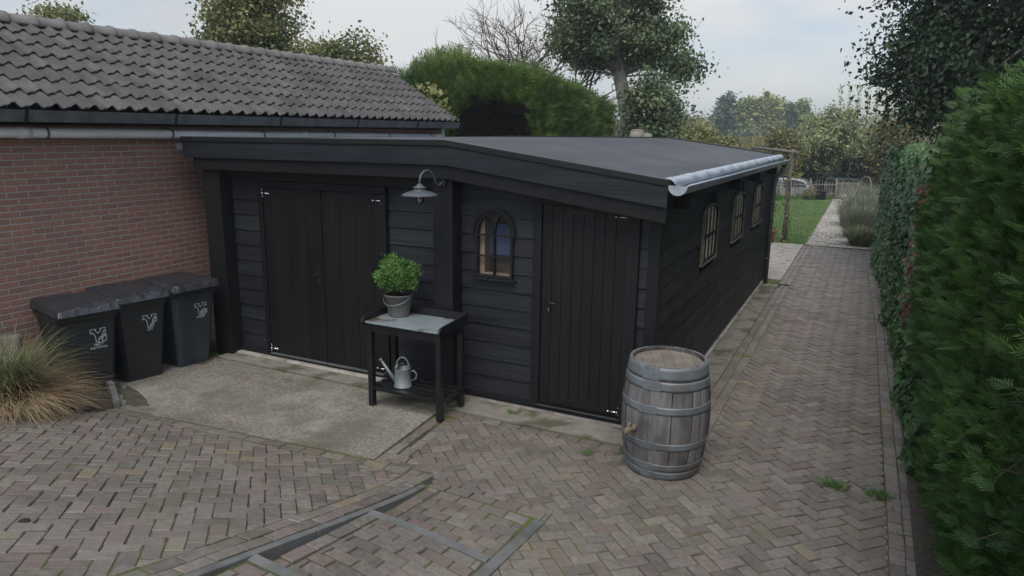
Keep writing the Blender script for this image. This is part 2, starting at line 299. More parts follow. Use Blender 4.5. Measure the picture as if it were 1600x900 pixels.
# ---------------------------------------------------------------- mesh helpers
ORG = {}
def link(o):
    scene.collection.objects.link(o); return o
def tag(o, label=None, cat=None, group=None, kind=None):
    if label: o['label'] = label
    if cat: o['category'] = cat
    if group: o['group'] = group
    if kind: o['kind'] = kind
    return o
def thing(name, label, cat, loc=(0, 0, 0), group=None):
    o = link(bpy.data.objects.new(name, None)); o.empty_display_size = .2
    o.location = loc; ORG[o.name] = Vector(loc)
    return tag(o, label, cat, group)

class MB:
    def __init__(s): s.v = []; s.f = []; s.sm = []
    def add(s, vs, fs, smooth=False):
        k = len(s.v); s.v += [tuple(p) for p in vs]
        s.f += [tuple(i + k for i in f) for f in fs]; s.sm += [smooth] * len(fs)
        return s
    def box(s, x0, x1, y0, y1, z0, z1, mat=None):
        if x0 > x1: x0, x1 = x1, x0
        if y0 > y1: y0, y1 = y1, y0
        if z0 > z1: z0, z1 = z1, z0
        vs = [(x0, y0, z0), (x1, y0, z0), (x1, y1, z0), (x0, y1, z0), (x0, y0, z1), (x1, y0, z1), (x1, y1, z1), (x0, y1, z1)]
        if mat: vs = [tuple(mat @ Vector(p)) for p in vs]
        return s.add(vs, [(0, 3, 2, 1), (4, 5, 6, 7), (0, 1, 5, 4), (1, 2, 6, 5), (2, 3, 7, 6), (3, 0, 4, 7)])
    def bar(s, a, b, w, t, up=(0, 0, 1)):
        a = Vector(a); b = Vector(b); d = (b - a).normalized(); up = Vector(up)
        if abs(d.dot(up)) > .99: up = Vector((0, 1, 0))
        x = d.cross(up).normalized(); y = x.cross(d)
        vs = []
        for p in (a, b):
            for sx, sy in ((-1, -1), (1, -1), (1, 1), (-1, 1)): vs.append(p + x * sx * w / 2 + y * sy * t / 2)
        return s.add(vs, [(0, 3, 2, 1), (4, 5, 6, 7), (0, 1, 5, 4), (1, 2, 6, 5), (2, 3, 7, 6), (3, 0, 4, 7)])
    def tube(s, pts, r, n=10, cap=True, smooth=True):
        pts = [Vector(p) for p in pts]
        rs = r if isinstance(r, (list, tuple, np.ndarray)) else [r] * len(pts)
        vs = []; prev = None
        for i, p in enumerate(pts):
            d = (pts[min(i + 1, len(pts) - 1)] - pts[max(i - 1, 0)]).normalized()
            if prev is None:
                up = Vector((0, 0, 1)) if abs(d.z) < .9 else Vector((1, 0, 0))
                x = d.cross(up).normalized()
            else:
                x = (prev - d * prev.dot(d)).normalized()
            prev = x; y = d.cross(x)
            for k in range(n):
                a = 2 * math.pi * k / n; vs.append(p + (x * math.cos(a) + y * math.sin(a)) * rs[i])
        fs = []
        for i in range(len(pts) - 1):
            for k in range(n):
                fs.append((i * n + k, i * n + (k + 1) % n, (i + 1) * n + (k + 1) % n, (i + 1) * n + k))
        s.add(vs, fs, smooth)
        if cap:
            k0 = len(s.v) - len(vs)
            s.f.append(tuple(k0 + i for i in range(n))[::-1]); s.sm.append(False)
            s.f.append(tuple(k0 + (len(pts) - 1) * n + i for i in range(n))); s.sm.append(False)
        return s
    def lathe(s, prof, c=(0, 0, 0), n=32, smooth=True, mat=None, a0=0, a1=2 * math.pi):
        full = abs(a1 - a0 - 2 * math.pi) < 1e-6; m_ = n if full else n + 1
        vs = []
        for r, z in prof:
            for k in range(m_):
                a = a0 + (a1 - a0) * k / n; p = Vector((c[0] + r * math.cos(a), c[1] + r * math.sin(a), c[2] + z))
                vs.append(mat @ p if mat else p)
        fs = []
        for i in range(len(prof) - 1):
            for k in range(n):
                k2 = (k + 1) % m_; fs.append((i * m_ + k, i * m_ + k2, (i + 1) * m_ + k2, (i + 1) * m_ + k))
        return s.add(vs, fs, smooth)
    def prism(s, poly, fn, t0, t1):
        """poly: 2D outline; fn(u,v,t) -> point; extruded t0..t1"""
        n = len(poly); vs = [fn(u, v, t0) for u, v in poly] + [fn(u, v, t1) for u, v in poly]
        fs = [tuple(range(n))[::-1], tuple(range(n, 2 * n))] + [(i, (i + 1) % n, n + (i + 1) % n, n + i) for i in range(n)]
        return s.add(vs, fs)
    def build(s, name, mat, parent=None, bevel=0, seg=2, local=False, loc=None, solid=0, autos=False):
        me = bpy.data.meshes.new(name); v = [Vector(p) for p in s.v]; o = bpy.data.objects.new(name, me)
        if parent is not None:
            org = Vector((0, 0, 0)) if local else ORG.get(parent.name, Vector((0, 0, 0)))
            ORG[o.name] = org
            if not local: v = [p - org for p in v]
            o.parent = parent
        else:
            if loc is None:
                loc = Vector(((min(p.x for p in v) + max(p.x for p in v)) / 2, (min(p.y for p in v) + max(p.y for p in v)) / 2, min(p.z for p in v)))
            loc = Vector(loc); v = [p - loc for p in v]; o.location = loc; ORG[o.name] = loc
        me.from_pydata(v, [], s.f); me.polygons.foreach_set('use_smooth', s.sm)
        me.materials.append(mat); me.update()
        bm = bmesh.new(); bm.from_mesh(me); bmesh.ops.recalc_face_normals(bm, faces=bm.faces); bm.to_mesh(me); bm.free()
        link(o); ORG[o.name] = ORG.get(o.name, Vector((0, 0, 0)))
        if solid:
            md = o.modifiers.new('s', 'SOLIDIFY'); md.thickness = solid; md.offset = 0
        if bevel:
            md = o.modifiers.new('b', 'BEVEL'); md.width = bevel; md.segments = seg; md.limit_method = 'ANGLE'; md.angle_limit = R(40)
        return o

def npmesh(name, V, k, mat, parent=None, loc=None, smooth=False):
    """V (n*k,3): n separate polygons-groups given by face list k: list of index tuples of one template with tv verts"""
    V = np.asarray(V, dtype=np.float64); tv, faces = k
    n = len(V) // tv
    if parent is not None:
        org = ORG.get(parent.name, Vector((0, 0, 0)))
    else:
        org = Vector(loc) if loc is not None else Vector((float(V[:, 0].mean()), float(V[:, 1].mean()), float(V[:, 2].min())))
    V = V - np.array(org)
    me = bpy.data.meshes.new(name); o = bpy.data.objects.new(name, me)
    me.vertices.add(len(V)); me.vertices.foreach_set('co', V.astype(np.float32).ravel())
    fl = np.concatenate([np.array(f) for f in faces]); ls = np.array([len(f) for f in faces])
    loops = (np.arange(n)[:, None] * tv + fl[None, :]).ravel()
    tot = np.tile(ls, n); start = np.concatenate([[0], np.cumsum(tot)[:-1]])
    me.loops.add(len(loops)); me.loops.foreach_set('vertex_index', loops.astype(np.int32))
    me.polygons.add(len(tot)); me.polygons.foreach_set('loop_start', start.astype(np.int32))
    try: me.polygons.foreach_set('loop_total', tot.astype(np.int32))
    except Exception: pass
    me.update(calc_edges=True); me.validate()
    me.materials.append(mat)
    if parent is not None: o.parent = parent
    else: o.location = org
    ORG[o.name] = org
    link(o); return o

def unit(a): return a / np.maximum(np.linalg.norm(a, axis=-1, keepdims=True), 1e-9)
def place(P, N, S, T, spin=None, up=None):
    """instances of template T (k,3) (x width, y length, z normal) at P, normal N, size S; y axis random or towards up"""
    n = len(P); N = unit(N)
    r = rng.normal(size=(n, 3)) if up is None else up + rng.normal(size=(n, 3)) * (spin or 0)
    Y = unit(r - N * (r * N).sum(1, keepdims=True)); X = np.cross(Y, N)
    T = np.asarray(T); S = np.asarray(S).reshape(-1, 1, 1)
    V = P[:, None, :] + S * (T[None, :, 0:1] * X[:, None, :] + T[None, :, 1:2] * Y[:, None, :] + T[None, :, 2:3] * N[:, None, :])
    return V.reshape(-1, 3)
T_leaf = (np.array([(0, 0, 0), (.32, .45, .07), (0, 1, -.06), (-.32, .45, .07), (0, .5, -.02)]), (5, [(0, 1, 4), (1, 2, 4), (2, 3, 4), (3, 0, 4)]))
T_quad = (np.array([(0, 0, 0), (.38, .5, .1), (0, 1, 0), (-.38, .5, .1)]), (4, [(0, 1, 2, 3)]))
T_ivy = (np.array([(0, 0, 0), (.42, -.12, .05), (.52, .28, .10), (.22, .42, .02), (0, .95, -.08), (-.22, .42, .02), (-.52, .28, .10), (-.42, -.12, .05), (0, .35, -.04)]),
         (9, [(0, 1, 2, 8), (8, 2, 3), (8, 3, 4), (8, 4, 5), (8, 5, 6), (8, 6, 7, 0)]))
def spray_template(pairs=5):
    vs = []; fs = []
    def strip(a, b, w):
        a = np.array(a, float); b = np.array(b, float); d = b - a; p = np.array([-d[1], d[0], 0]); p /= np.linalg.norm(p)
        k = len(vs); m_ = a + d * .45; vs.extend([a, m_ + p * w, b, m_ - p * w]); fs.append((k, k + 1, k + 2, k + 3))
    strip((0, 0, 0), (0, 1, -.12), .024)
    for i in range(pairs):
        t = .06 + .80 * i / (pairs - 1); ln = .50 * (1 - t * .70)
        for sx in (-1, 1):
            tt = t + .03 * sx
            strip((0, tt, -.1 * t), (sx * ln * .52, tt + ln * .95, -.1 * t - .05 * ln + .04), .030 * (1.15 - .4 * t))
            if i < 3:
                strip((sx * ln * .22, tt + ln * .42, -.1 * t), (sx * ln * .74, tt + ln * .70, -.1 * t - .04), .026)
    return (np.array([tuple(v) for v in vs]), (len(vs), fs))
T_spray = spray_template(7)
T_spray3 = spray_template(4)

def nzf(P, f=1.0, seed=0):
    """cheap smooth 3D noise in about -1..1"""
    r = np.random.default_rng(seed); out = np.zeros(len(P)); a = 1.0; tot = 0
    for o in range(4):
        for _ in range(3):
            k = unit(r.normal(size=3)) * f * (2 ** o) * (0.7 + .6 * r.random()); out += a * np.sin(P @ k + r.random() * 6.28)
        tot += a * 1.7; a *= .55
    return out / tot

# ---------------------------------------------------------------- ground
def Sx(x):
    t = min(max((-0.9 - x) / 2.1, 0), 1); return .25 * t * t * (3 - 2 * t)
def gz(x, y):
    d = 4.55 - y; k = .25
    a = Sx(x)
    if a == 0 or d < -2: return 0.0
    return a * k * math.log1p(math.exp(min(d / k, 40)))
def ground_z(x, y):      # the terrain under everything: ramp near, field drops behind the fence
    z = gz(x, y)
    if y > 36: z -= min((y - 36) / 5, 1) * 1.0
    return z

# one terrain sheet
def terrain():
    xs = np.unique(np.concatenate([np.linspace(-1500, -60, 12), np.linspace(-60, -9, 24), np.arange(-9, 3.01, .2), np.linspace(3, 60, 24), np.linspace(60, 1500, 12)]))
    ys = np.unique(np.concatenate([np.linspace(-400, -10, 8), np.linspace(-10, 0, 8), np.arange(0, 8.01, .2), np.linspace(8, 60, 40), np.linspace(60, 2500, 16)]))
    b = MB(); nx = len(xs)
    vs = [(x, y, ground_z(x, max(y, -1)) - (.03 if y > 5 or x < -8 else .16)) for y in ys for x in xs]
    fs = [(j * nx + i, j * nx + i + 1, (j + 1) * nx + i + 1, (j + 1) * nx + i) for j in range(len(ys) - 1) for i in range(nx - 1)]
    b.add(vs, fs, True)
    return tag(b.build('ground', m_field, loc=(0, 0, 0)), kind='structure')
terrain()

def sheet(name, poly_fn, x0, x1, y0, y1, st, mat, dz):
    b = MB(); nx = max(1, int(round((x1 - x0) / st))); ny = max(1, int(round((y1 - y0) / st)))
    vs = []; 
    for j in range(ny + 1):
        for i in range(nx + 1):
            x = x0 + (x1 - x0) * i / nx; y = y0 + (y1 - y0) * j / ny
            x, y = poly_fn(x, y); vs.append((x, y, ground_z(x, y) + dz + (.0050 * math.sin(x * 3.1 + 1.3 * math.sin(y * 1.7)) * math.sin(y * 2.3 + x) if name == 'joint_sand' else 0)))
    fs = [(j * (nx + 1) + i, j * (nx + 1) + i + 1, (j + 1) * (nx + 1) + i + 1, (j + 1) * (nx + 1) + i) for j in range(ny) for i in range(nx)]
    b.add(vs, fs, True); return tag(b.build(name, mat, loc=(0, 0, 0)), kind='structure')
idn = lambda x, y: (x, y)
sheet('joint_sand', idn, -8.0, -2.99, -.6, 20.4, .2, m_mortar, -.0105)
sheet('joint_sand', idn, -1.94, 1.3, -.6, 20.4, .2, m_mortar, -.0105)
sheet('joint_sand', idn, -2.99, -1.94, 4.50, 20.4, .2, m_mortar, -.0105)
sheet('lawn', idn, -7.5, -1.28, 20.42, 35.2, .8, m_lawn, .012)
sheet('gravel_path', lambda x, y: (x, y), -1.28, 1.2, 20.42, 37.0, .8, m_gravel, .004)
sheet('parking_ground', idn, -14, 8, 41.2, 50, 2.0, m_gravel, .004)

# bricks
BR = MB()
def clip(poly, conv):
    out = poly
    n = len(conv)
    for i in range(n):
        ax, ay = conv[i]; bx, by = conv[(i + 1) % n]; inp = out; out = []
        def side(p): return (bx - ax) * (p[1] - ay) - (by - ay) * (p[0] - ax)
        for j in range(len(inp)):
            p, q = inp[j], inp[(j + 1) % len(inp)]; sp, sq = side(p), side(q)
            if sp >= 0: out.append(p)
            if (sp >= 0) != (sq >= 0):
                t = sp / (sp - sq); out.append((p[0] + t * (q[0] - p[0]), p[1] + t * (q[1] - p[1])))
        if len(out) < 3: return []
    return out
def area(p): return .5 * sum(p[i][0] * p[(i + 1) % len(p)][1] - p[(i + 1) % len(p)][0] * p[i][1] for i in range(len(p)))
def brick_prism(b, poly, zf, top=0.0):
    if area(poly) < 0: poly = poly[::-1]
    if abs(area(poly)) < .0016: return
    # drop near-duplicate corners
    q = [p for i, p in enumerate(poly) if math.hypot(p[0] - poly[i - 1][0], p[1] - poly[i - 1][1]) > .004]
    if len(q) < 3: return
    n = len(q); cx = sum(p[0] for p in q) / n; cy = sum(p[1] for p in q) / n
    j = lambda s=.0022: random.gauss(0, s)
    dz = random.gauss(0, .0024) + top; tx, ty = random.gauss(0, .014), random.gauss(0, .014)
    q = [(p[0] + j(), p[1] + j()) for p in q]
    def ins(p, d):
        vx, vy = cx - p[0], cy - p[1]; L = math.hypot(vx, vy); k = min(d / L, .4); return (p[0] + vx * k, p[1] + vy * k)
    rings = []
    for d, h in ((.0058, -.03), (.0058, -.009), (.0085, -.0035), (.0145, 0.0)):
        ring = []
        for p in q:
            x, y = ins(p, d); ring.append((x, y, zf(x, y) + dz + tx * (x - cx) + ty * (y - cy) + h + (j(.0008) if h > -.02 else 0)))
        rings.append(ring)
    vs = [p for r in rings for p in r]; fs = [tuple(range(3 * n, 4 * n))]
    for r in range(3):
        fs += [(r * n + i, r * n + (i + 1) % n, (r + 1) * n + (i + 1) % n, (r + 1) * n + i) for i in range(n)]
    b.add(vs, fs, False)
def inside(p, conv, eps=.004):
    n = len(conv)
    for i in range(n):
        ax, ay = conv[i]; bx, by = conv[(i + 1) % n]
        if ((bx - ax) * (p[1] - ay) - (by - ay) * (p[0] - ax)) / math.hypot(bx - ax, by - ay) < -eps: return False
    return True
def herring_union(b, pieces, ang, zf, org=(0, 0)):
    xs = [p[0] for c in pieces for p in c]; ys = [p[1] for c in pieces for p in c]
    big = [(min(xs), min(ys)), (max(xs), min(ys)), (max(xs), max(ys)), (min(xs), max(ys))]
    class C:
        def add(s, *a): pass
    out = []
    herring(out, big, ang, zf, org=org, raw=True)
    for poly in out:
        if all(any(inside(p, c) for c in pieces) for p in poly):
            brick_prism(b, poly, zf); continue
        best = []; 
        for c in pieces:
            q = clip(poly, c)
            if len(q) >= 3: brick_prism(b, q, zf)
def herring(b, conv, ang, zf, W=.1065, org=(0, 0), raw=False):
    ca, sa = math.cos(ang), math.sin(ang)
    xs = [p[0] for p in conv]; ys = [p[1] for p in conv]
    cx, cy = (min(xs) + max(xs)) / 2, (min(ys) + max(ys)) / 2; rad = math.hypot(max(xs) - min(xs), max(ys) - min(ys)) / 2 + .3
    n = int(rad / W) + 4
    ox = round(((cx - org[0]) * ca + (cy - org[1]) * sa) / W); oy = round((-(cx - org[0]) * sa + (cy - org[1]) * ca) / W)
    for i in range(ox - n, ox + n):
        for j in range(oy - n, oy + n):
            k = (i - j) % 4
            if k == 0: r = (i, j, i + 2, j + 1)       # horizontal brick
            elif k == 3: r = (i, j - 1, i + 1, j + 1) if False else (i, j, i + 1, j + 2)
            else: continue
            g = .0
            c = [(r[0] * W, r[1] * W), (r[2] * W, r[1] * W), (r[2] * W, r[3] * W), (r[0] * W, r[3] * W)]
            poly = [(org[0] + x * ca - y * sa, org[1] + x * sa + y * ca) for x, y in c]
            mx_, my_ = sum(p[0] for p in poly) / 4, sum(p[1] for p in poly) / 4
            if math.hypot(mx_ - cx, my_ - cy) > rad: continue
            if raw:
                if conv[0][0] - .3 < mx_ < conv[2][0] + .3 and conv[0][1] - .3 < my_ < conv[2][1] + .3: b.append(poly)
                continue
            q = clip(poly, conv)
            if len(q) >= 3: brick_prism(b, q, zf)
def course(b, p0, p1, w, length, zf, rows=1, off=0.0, side=1, top=0.0):
    """rows of stretchers running from p0 to p1, rows stacked to the left (side=1)"""
    d = Vector((p1[0] - p0[0], p1[1] - p0[1])); L = d.length; d.normalize(); nrm = Vector((-d.y, d.x)) * side
    for r in range(rows):
        t = -((off + r * .5) % 1.0) * length
        while t < L:
            a = max(t, 0); e = min(t + length, L)
            if e - a > .03:
                c = [(a, r * w), (e, r * w), (e, (r + 1) * w), (a, (r + 1) * w)]
                brick_prism(b, [(p0[0] + d.x * u + nrm.x * v_, p0[1] + d.y * u + nrm.y * v_) for u, v_ in c], zf, top)
            t += length
W = .1065
# path and yard
FRONT = 6.02
b = MB()
herring_union(b, [[(-1.13, -.4), (.40, -.4), (.42, 5.6), (.36, 12), (.13, 20.3), (-1.13, 20.3)],
                  [(-1.893, -.4), (-1.13, -.4), (-1.13, FRONT - .07), (-1.893, FRONT - .07)],
                  [(-3.01, 4.67), (-1.893, 4.67), (-1.893, FRONT - .07), (-3.54, FRONT - .07), (-3.45, 4.98)]], R(45), gz)
# borders
course(b, (-1.13, 5.96), (-1.13, 20.3), W, .213, gz, rows=2, side=1)
course(b, (.40 + .0, -.4), (.42, 5.6), W, .213, gz, rows=2, side=-1)
course(b, (.42, 5.6), (.36, 12), W, .213, gz, rows=2, side=-1, off=.3)
course(b, (.36, 12), (.13, 20.3), W, .213, gz, rows=2, side=-1, off=.1)
course(b, (-3.70, FRONT - .07), (-1.80, FRONT - .07), W, .213, gz, rows=1, side=1)
course(b, (-3.66, 4.70), (-3.76, 5.95), W, .213, gz, rows=1, side=-1)
course(b, (-3.53, 4.76), (-3.61, 5.88), W, .213, gz, rows=1, side=-1, off=.4)
course(b, (-2.96, 4.495), (-1.90, 4.495), W, .213, gz, rows=1, side=1, off=.2)
course(b, (-3.0, 4.605), (-1.90, 4.605), W * .6, .213, gz, rows=1, side=1, off=.7)
course(b, (-3.56, 4.70), (-3.02, 4.76), W, .213, gz, rows=2, side=1, off=.7)
# trapezoid between slab corner and kerb head
tag(b.build('yard_paving', m_paver, loc=(0, 0, 0)), kind='structure')
# ramp
b = MB()
ramp = [(-3.26, -.5), (-3.26, 4.60), (-6.62, 4.24), (-6.9, 3.3), (-6.9, -.5)]
herring(b, ramp, R(45), gz, org=(.03, .05))
course(b, (-3.035, -.5), (-3.035, 4.72), W, .213, gz, rows=2, side=1, top=.002)
course(b, (-6.66, 4.25), (-3.25, 4.62), W, .213, gz, rows=1, side=1)
tag(b.build('ramp_paving', m_paver, loc=(0, 0, 0)), kind='structure')
# stair treads: slightly below the ramp
def tread_z(y0, y1, drop):
    return lambda x, y: gz(x, y) - drop * max(0, min(1, (y1 - y) / (y1 - y0))) 
b = MB()
def tread(b, x0, x1, y0, y1, zf, off):
    y = y1; r = 0
    while y > y0 + .03:
        yy = max(y - W, y0); course(b, (x0, yy), (x1, yy), y - yy, .213, zf, rows=1, side=1, off=off + r * .5); y -= W; r += 1
# z functions: surface starts level with the strip above, lower at the strip below
zt1 = lambda x, y: gz(x, y) - .055 * max(0, min(1, (4.5 - y) / .75)) * (1 if x < -2.0 else 1)
zt2 = lambda x, y: gz(x, y) - .075 * max(0, min(1, (3.66 - y) / .9))
zt3 = lambda x, y: gz(x, y) - .075 * max(0, min(1, (2.60 - y) / .9))
for zf_, ya, yb in ((zt1, 3.77, 4.5), (zt2, 2.68, 3.70), (zt3, -.4, 2.61)):
    c = MB(); n_ = 8
    c.add([(x, ya + (yb - ya) * i / n_, zf_(x, ya + (yb - ya) * i / n_) - .0085) for i in range(n_ + 1) for x in (-2.98, -2.6, -2.3, -1.95)], [(i * 4 + k, i * 4 + k + 1, i * 4 + k + 5, i * 4 + k + 4) for i in range(n_) for k in range(3)], True)
    tag(c.build('joint_sand', m_mortar, loc=(0, 0, 0)), kind='structure')
tread(b, -2.82, -2.02, 3.79, 4.48, zt1, .1)
course(b, (-2.83, 3.79), (-2.83, 4.48), W, .213, zt1, rows=1, side=1)
tread(b, -2.83, -2.00, 2.72, 3.69, zt2, .3)
course(b, (-2.84, 2.72), (-2.84, 3.69), W, .213, zt2, rows=1, side=1, off=.4)
tread(b, -2.93, -2.00, 1.65, 2.58, zt3, .2)
course(b, (-2.0, .0), (-2.0, 1.6), W, .213, zt3, rows=8, side=1)
tag(b.build('stair_paving', m_paver, loc=(0, 0, 0)), kind='structure')

# kerbs
def kerb(pts, w, h, zf, lift=.006, name='kerb'):
    b = MB()
    for (x0, y0), (x1, y1) in zip(pts[:-1], pts[1:]):
        L = math.hypot(x1 - x0, y1 - y0); n = max(1, int(L / .2)); dx, dy = (x1 - x0) / L, (y1 - y0) / L; nx, ny = -dy * w / 2, dx * w / 2
        vs = []
        for i in range(n + 1):
            x = x0 + (x1 - x0) * i / n; y = y0 + (y1 - y0) * i / n; z = zf(x, y) + lift
            vs += [(x - nx, y - ny, z), (x + nx, y + ny, z), (x + nx, y + ny, z - h), (x - nx, y - ny, z - h)]
        fs = [(0, 1, 2, 3), tuple(4 * n + i for i in (3, 2, 1, 0))]
        for i in range(n):
            a = 4 * i; fs += [(a + k, a + (k + 1) % 4, a + 4 + (k + 1) % 4, a + 4 + k) for k in range(4)]
        b.add(vs, fs)
    return tag(b.build(name, m_kerb, bevel=.006, loc=(0, 0, 0)), kind='structure')
kerb([(-2.985, 4.47), (-2.985, 3.2)], .06, .25, gz); kerb([(-2.985, 3.19), (-2.985, 2.0)], .06, .25, gz, .007); kerb([(-2.985, 1.99), (-2.985, -.4)], .06, .25, gz, .005)
kerb([(-2.953, 3.73), (-1.99, 3.74)], .07, .2, gz, .004); kerb([(-2.953, 2.645), (-1.99, 2.65)], .07, .2, gz, .004)
kerb([(-1.94, 4.47), (-1.94, 3.4)], .09, .2, gz, .003); kerb([(-1.94, 3.39), (-1.94, -.4)], .09, .2, gz, .004)
kerb([(-6.62, 4.36), (-7.06, 4.62), (-7.9, 5.0)][:2], .06, .25, lambda x, y: .16, 0.0, 'bed_kerb')
kerb([(-7.065, 4.625), (-7.9, 4.95)], .06, .25, lambda x, y: .17, 0.0, 'bed_kerb')

# planting bed soil on the left
b = MB()
bp = [(-6.62, 4.32), (-7.02, 4.57), (-7.96, 4.9), (-7.96, .0), (-6.98, .0), (-6.95, 3.4)]
b.prism(bp, lambda u, v, t: (u, v, t + gz(u, v)), -.05, .02)
tag(b.build('planting_bed', m_soil, loc=(0, 0, 0)), kind='structure')

# concrete slab, strips
b = MB(); b.prism([(-7.95, 4.98), (-7.03, 4.66), (-6.60, 4.375), (-3.66, 4.72), (-3.79, 6.13), (-7.95, 6.13)], lambda u, v, t: (u, v, t + gz(u, v) * .9), -.04, .012)
tag(b.build('concrete_slab', m_conc, bevel=.006, loc=(0, 0, 0)), kind='structure')
b = MB(); b.box(-7.2, -3.8, 6.15, 6.40, -.05, .035)
tag(b.build('concrete_strip', m_conc2, bevel=.012, loc=(0, 0, 0)), kind='structure')
b = MB(); b.box(-3.78, -1.68, 6.09, 6.47, -.05, .016); b.box(-1.66, -1.345, 5.95, 14.6, -.05, .014)
tag(b.build('aggregate_strip', m_conc2, bevel=.01, loc=(0, 0, 0)), kind='structure')

# damp soil and moss washed together at the foot of the bins
b = MB(); rd = random.Random(5); pl = []
for (x, y) in ((-7.9, 4.95), (-7.5, 4.80), (-7.16, 4.70), (-6.93, 4.66), (-6.80, 4.60), (-6.66, 4.47), (-6.52, 4.50), (-6.48, 4.58), (-6.62, 4.66), (-6.80, 4.78), (-6.92, 4.95), (-7.0, 5.15), (-7.08, 5.3), (-7.05, 5.5), (-7.13, 5.7), (-7.10, 5.9), (-7.2, 6.08), (-7.9, 6.1)):
    pl.append((x, y))
fine = []
for i_, (p_, q_) in enumerate(zip(pl, pl[1:] + pl[:1])):
    for k_ in range(5):
        t_ = k_ / 5; jj = .018 if 0 < i_ < 17 else 0; fine.append((p_[0] + (q_[0] - p_[0]) * t_ + rd.gauss(0, jj), p_[1] + (q_[1] - p_[1]) * t_ + rd.gauss(0, jj)))
cxy = (-7.5, 5.1); b.add([(cxy[0], cxy[1], .020)] + [(x, y, .0165 + gz(x, y) * .9) for x, y in fine], [(0, i_ + 1, (i_ + 1) % len(fine) + 1) for i_ in range(len(fine))])
m_damp = M('damp_mossy_soil', (.060, .054, .040), (.095, .085, .06), rough=.9, scale=12, bump=1, bscale=80, col3=(.08, .09, .035), scale3=5, lo3=.52, hi3=.66)
tag(b.build('damp_soil', m_damp, loc=(0, 0, 0)), kind='structure')
# drain cap in the ramp
b = MB(); z0 = gz(-4.26, 2.153); b.lathe([(.0, .008), (.028, .008), (.034, .002), (.034, -.02)], (-4.26, 2.153, z0), 20)
tag(b.build('floor_drain', m_dark), 'small round black drain set in the ramp paving', 'drain')

# ================================================================ BRICK BUILDING (left)
bb = thing('brick_building', 'long red brick outbuilding with grey pantile roof and white pipe under the eaves', 'building', (-8.0, 6.0, 0))
b = MB(); b.box(-8.0, -10.6, -2.5, 12.75, -.1, 2.96)
b.prism([(-8.0, 2.96), (-10.6, 2.96), (-9.3, 3.98)], lambda u, v, t: (u, t, v), 12.55, 12.75)
b.build('brick_wall', m_brick, bb)
b = MB(); b.box(-7.955, -7.995, -2.5, 12.78, 2.885, 3.03); b.build('eaves_board', m_brownb, bb, bevel=.004)
# gutter (box with rolled lip)
b = MB(); gp = [(x_ + .145, z_ - .012) for x_, z_ in ((-7.95, 3.045), (-7.95, 2.955), (-7.80, 2.945), (-7.765, 3.04), (-7.75, 3.05), (-7.742, 3.04), (-7.775, 2.93), (-7.96, 2.94), (-7.96, 3.045))]
b.prism(gp, lambda u, v, t: (u, t, v), -2.5, 12.95); gt = b.build('gutter', m_zincd, bb)
for y in np.arange(.9, 12.9, 1.75):
    c = MB(); c.prism([(-7.94 + .145, 2.905), (-7.77 + .145, 2.90), (-7.735 + .15, 3.033), (-7.742 + .15, 3.04), (-7.778 + .145, 2.909), (-7.94 + .145, 2.913)], lambda u, v, t: (u, t, v), y, y + .03)
    c.build('gutter_bracket', m_blackm, gt)
# roof slabs + tiles
EX, EZ, RX, RZ = -7.62, 3.045, -9.3, 4.06
b = MB(); b.prism([(EX - .05, EZ - .03), (RX, RZ - .04), (-10.98, EZ - .03), (-10.98, EZ - .10), (RX, RZ - .11), (EX - .05, EZ - .10)], lambda u, v, t: (u, t, v), -2.5, 12.82)
b.build('roof_deck', m_brownb, bb)
def tile_roof(side):
    b = MB(); rows = 7; Wt = .206; d = Vector((RX - EX, 0, RZ - EZ)); L = d.length; d /= L; nrm = Vector((-d.z, 0, d.x)) * -1
    if nrm.z < 0: nrm = -nrm
    prof = []
    for k in range(9):
        s_ = k / 8; h = .022 + .030 * math.cos((s_ - .32) * 2 * math.pi) + .008 * math.cos((s_ - .32) * 4 * math.pi); 
        if s_ > .86: h += .018
        prof.append((s_, h))
    ny = int((12.9 + 2.4) / Wt); ex = L / rows
    for r in range(rows):
        for j in range(ny):
            y0 = 12.86 - (j + 1) * Wt; lift0, lift1 = .036, .004
            a0 = r * ex - .03; a1 = (r + 1) * ex + .02 if r < rows - 1 else L - .04
            vs = []; jy = random.gauss(0, .002); jz = random.gauss(0, .0015)
            for a, lf, th in ((a0, lift0, -.014), (a0, lift0, 0), (a0 + .012, lift0 + .003, 0), (a1, lift1, 0)):
                for s_, h in prof:
                    p = Vector((EX, 0, EZ)) + d * a + nrm * (h + lf + th + jz); x = p.x if side > 0 else 2 * RX - p.x
                    vs.append((x, y0 + s_ * (Wt + .012) + jy, p.z))
            n = len(prof); fs = [(q * n + k, q * n + k + 1, (q + 1) * n + k + 1, (q + 1) * n + k) for q in range(3) for k in range(n - 1)]
            b.add(vs, fs, True)
    o = b.build('roof_tiles' , m_tile, bb)
    md = o.modifiers.new('e', 'EDGE_SPLIT'); md.split_angle = R(50)
tile_roof(1)
if True:
    b = MB(); b.prism([(RX, RZ), (-11.0, EZ), (-11.0, EZ - .03), (RX, RZ - .03)], lambda u, v, t: (u, t, v), -2.5, 12.85); b.build('rear_roof_slope', m_tile, bb)
b = MB(); y = -2.45; k = 0
while y < 12.9:
    pr = [(.125, 0), (.128, .045), (.112, .05), (.108, .30), (.105, .36), (.09, .36)]
    mt_ = Matrix.Translation((RX, y + .37, RZ + .0)) @ Matrix.Rotation(R(90), 4, 'X')
    b.lathe(pr, n=14, mat=mt_ @ Matrix.Rotation(random.gauss(0, .02), 4, 'Y'), a0=-.1, a1=math.pi + .1); y += .335
b.lathe([(0, .0), (.12, .0), (.12, .03)], n=14, mat=Matrix.Translation((RX, 12.98, RZ)) @ Matrix.Rotation(R(90), 4, 'X'), a0=-.1, a1=math.pi + .1)
b.build('ridge_tiles', m_ridge, bb, solid=.012)
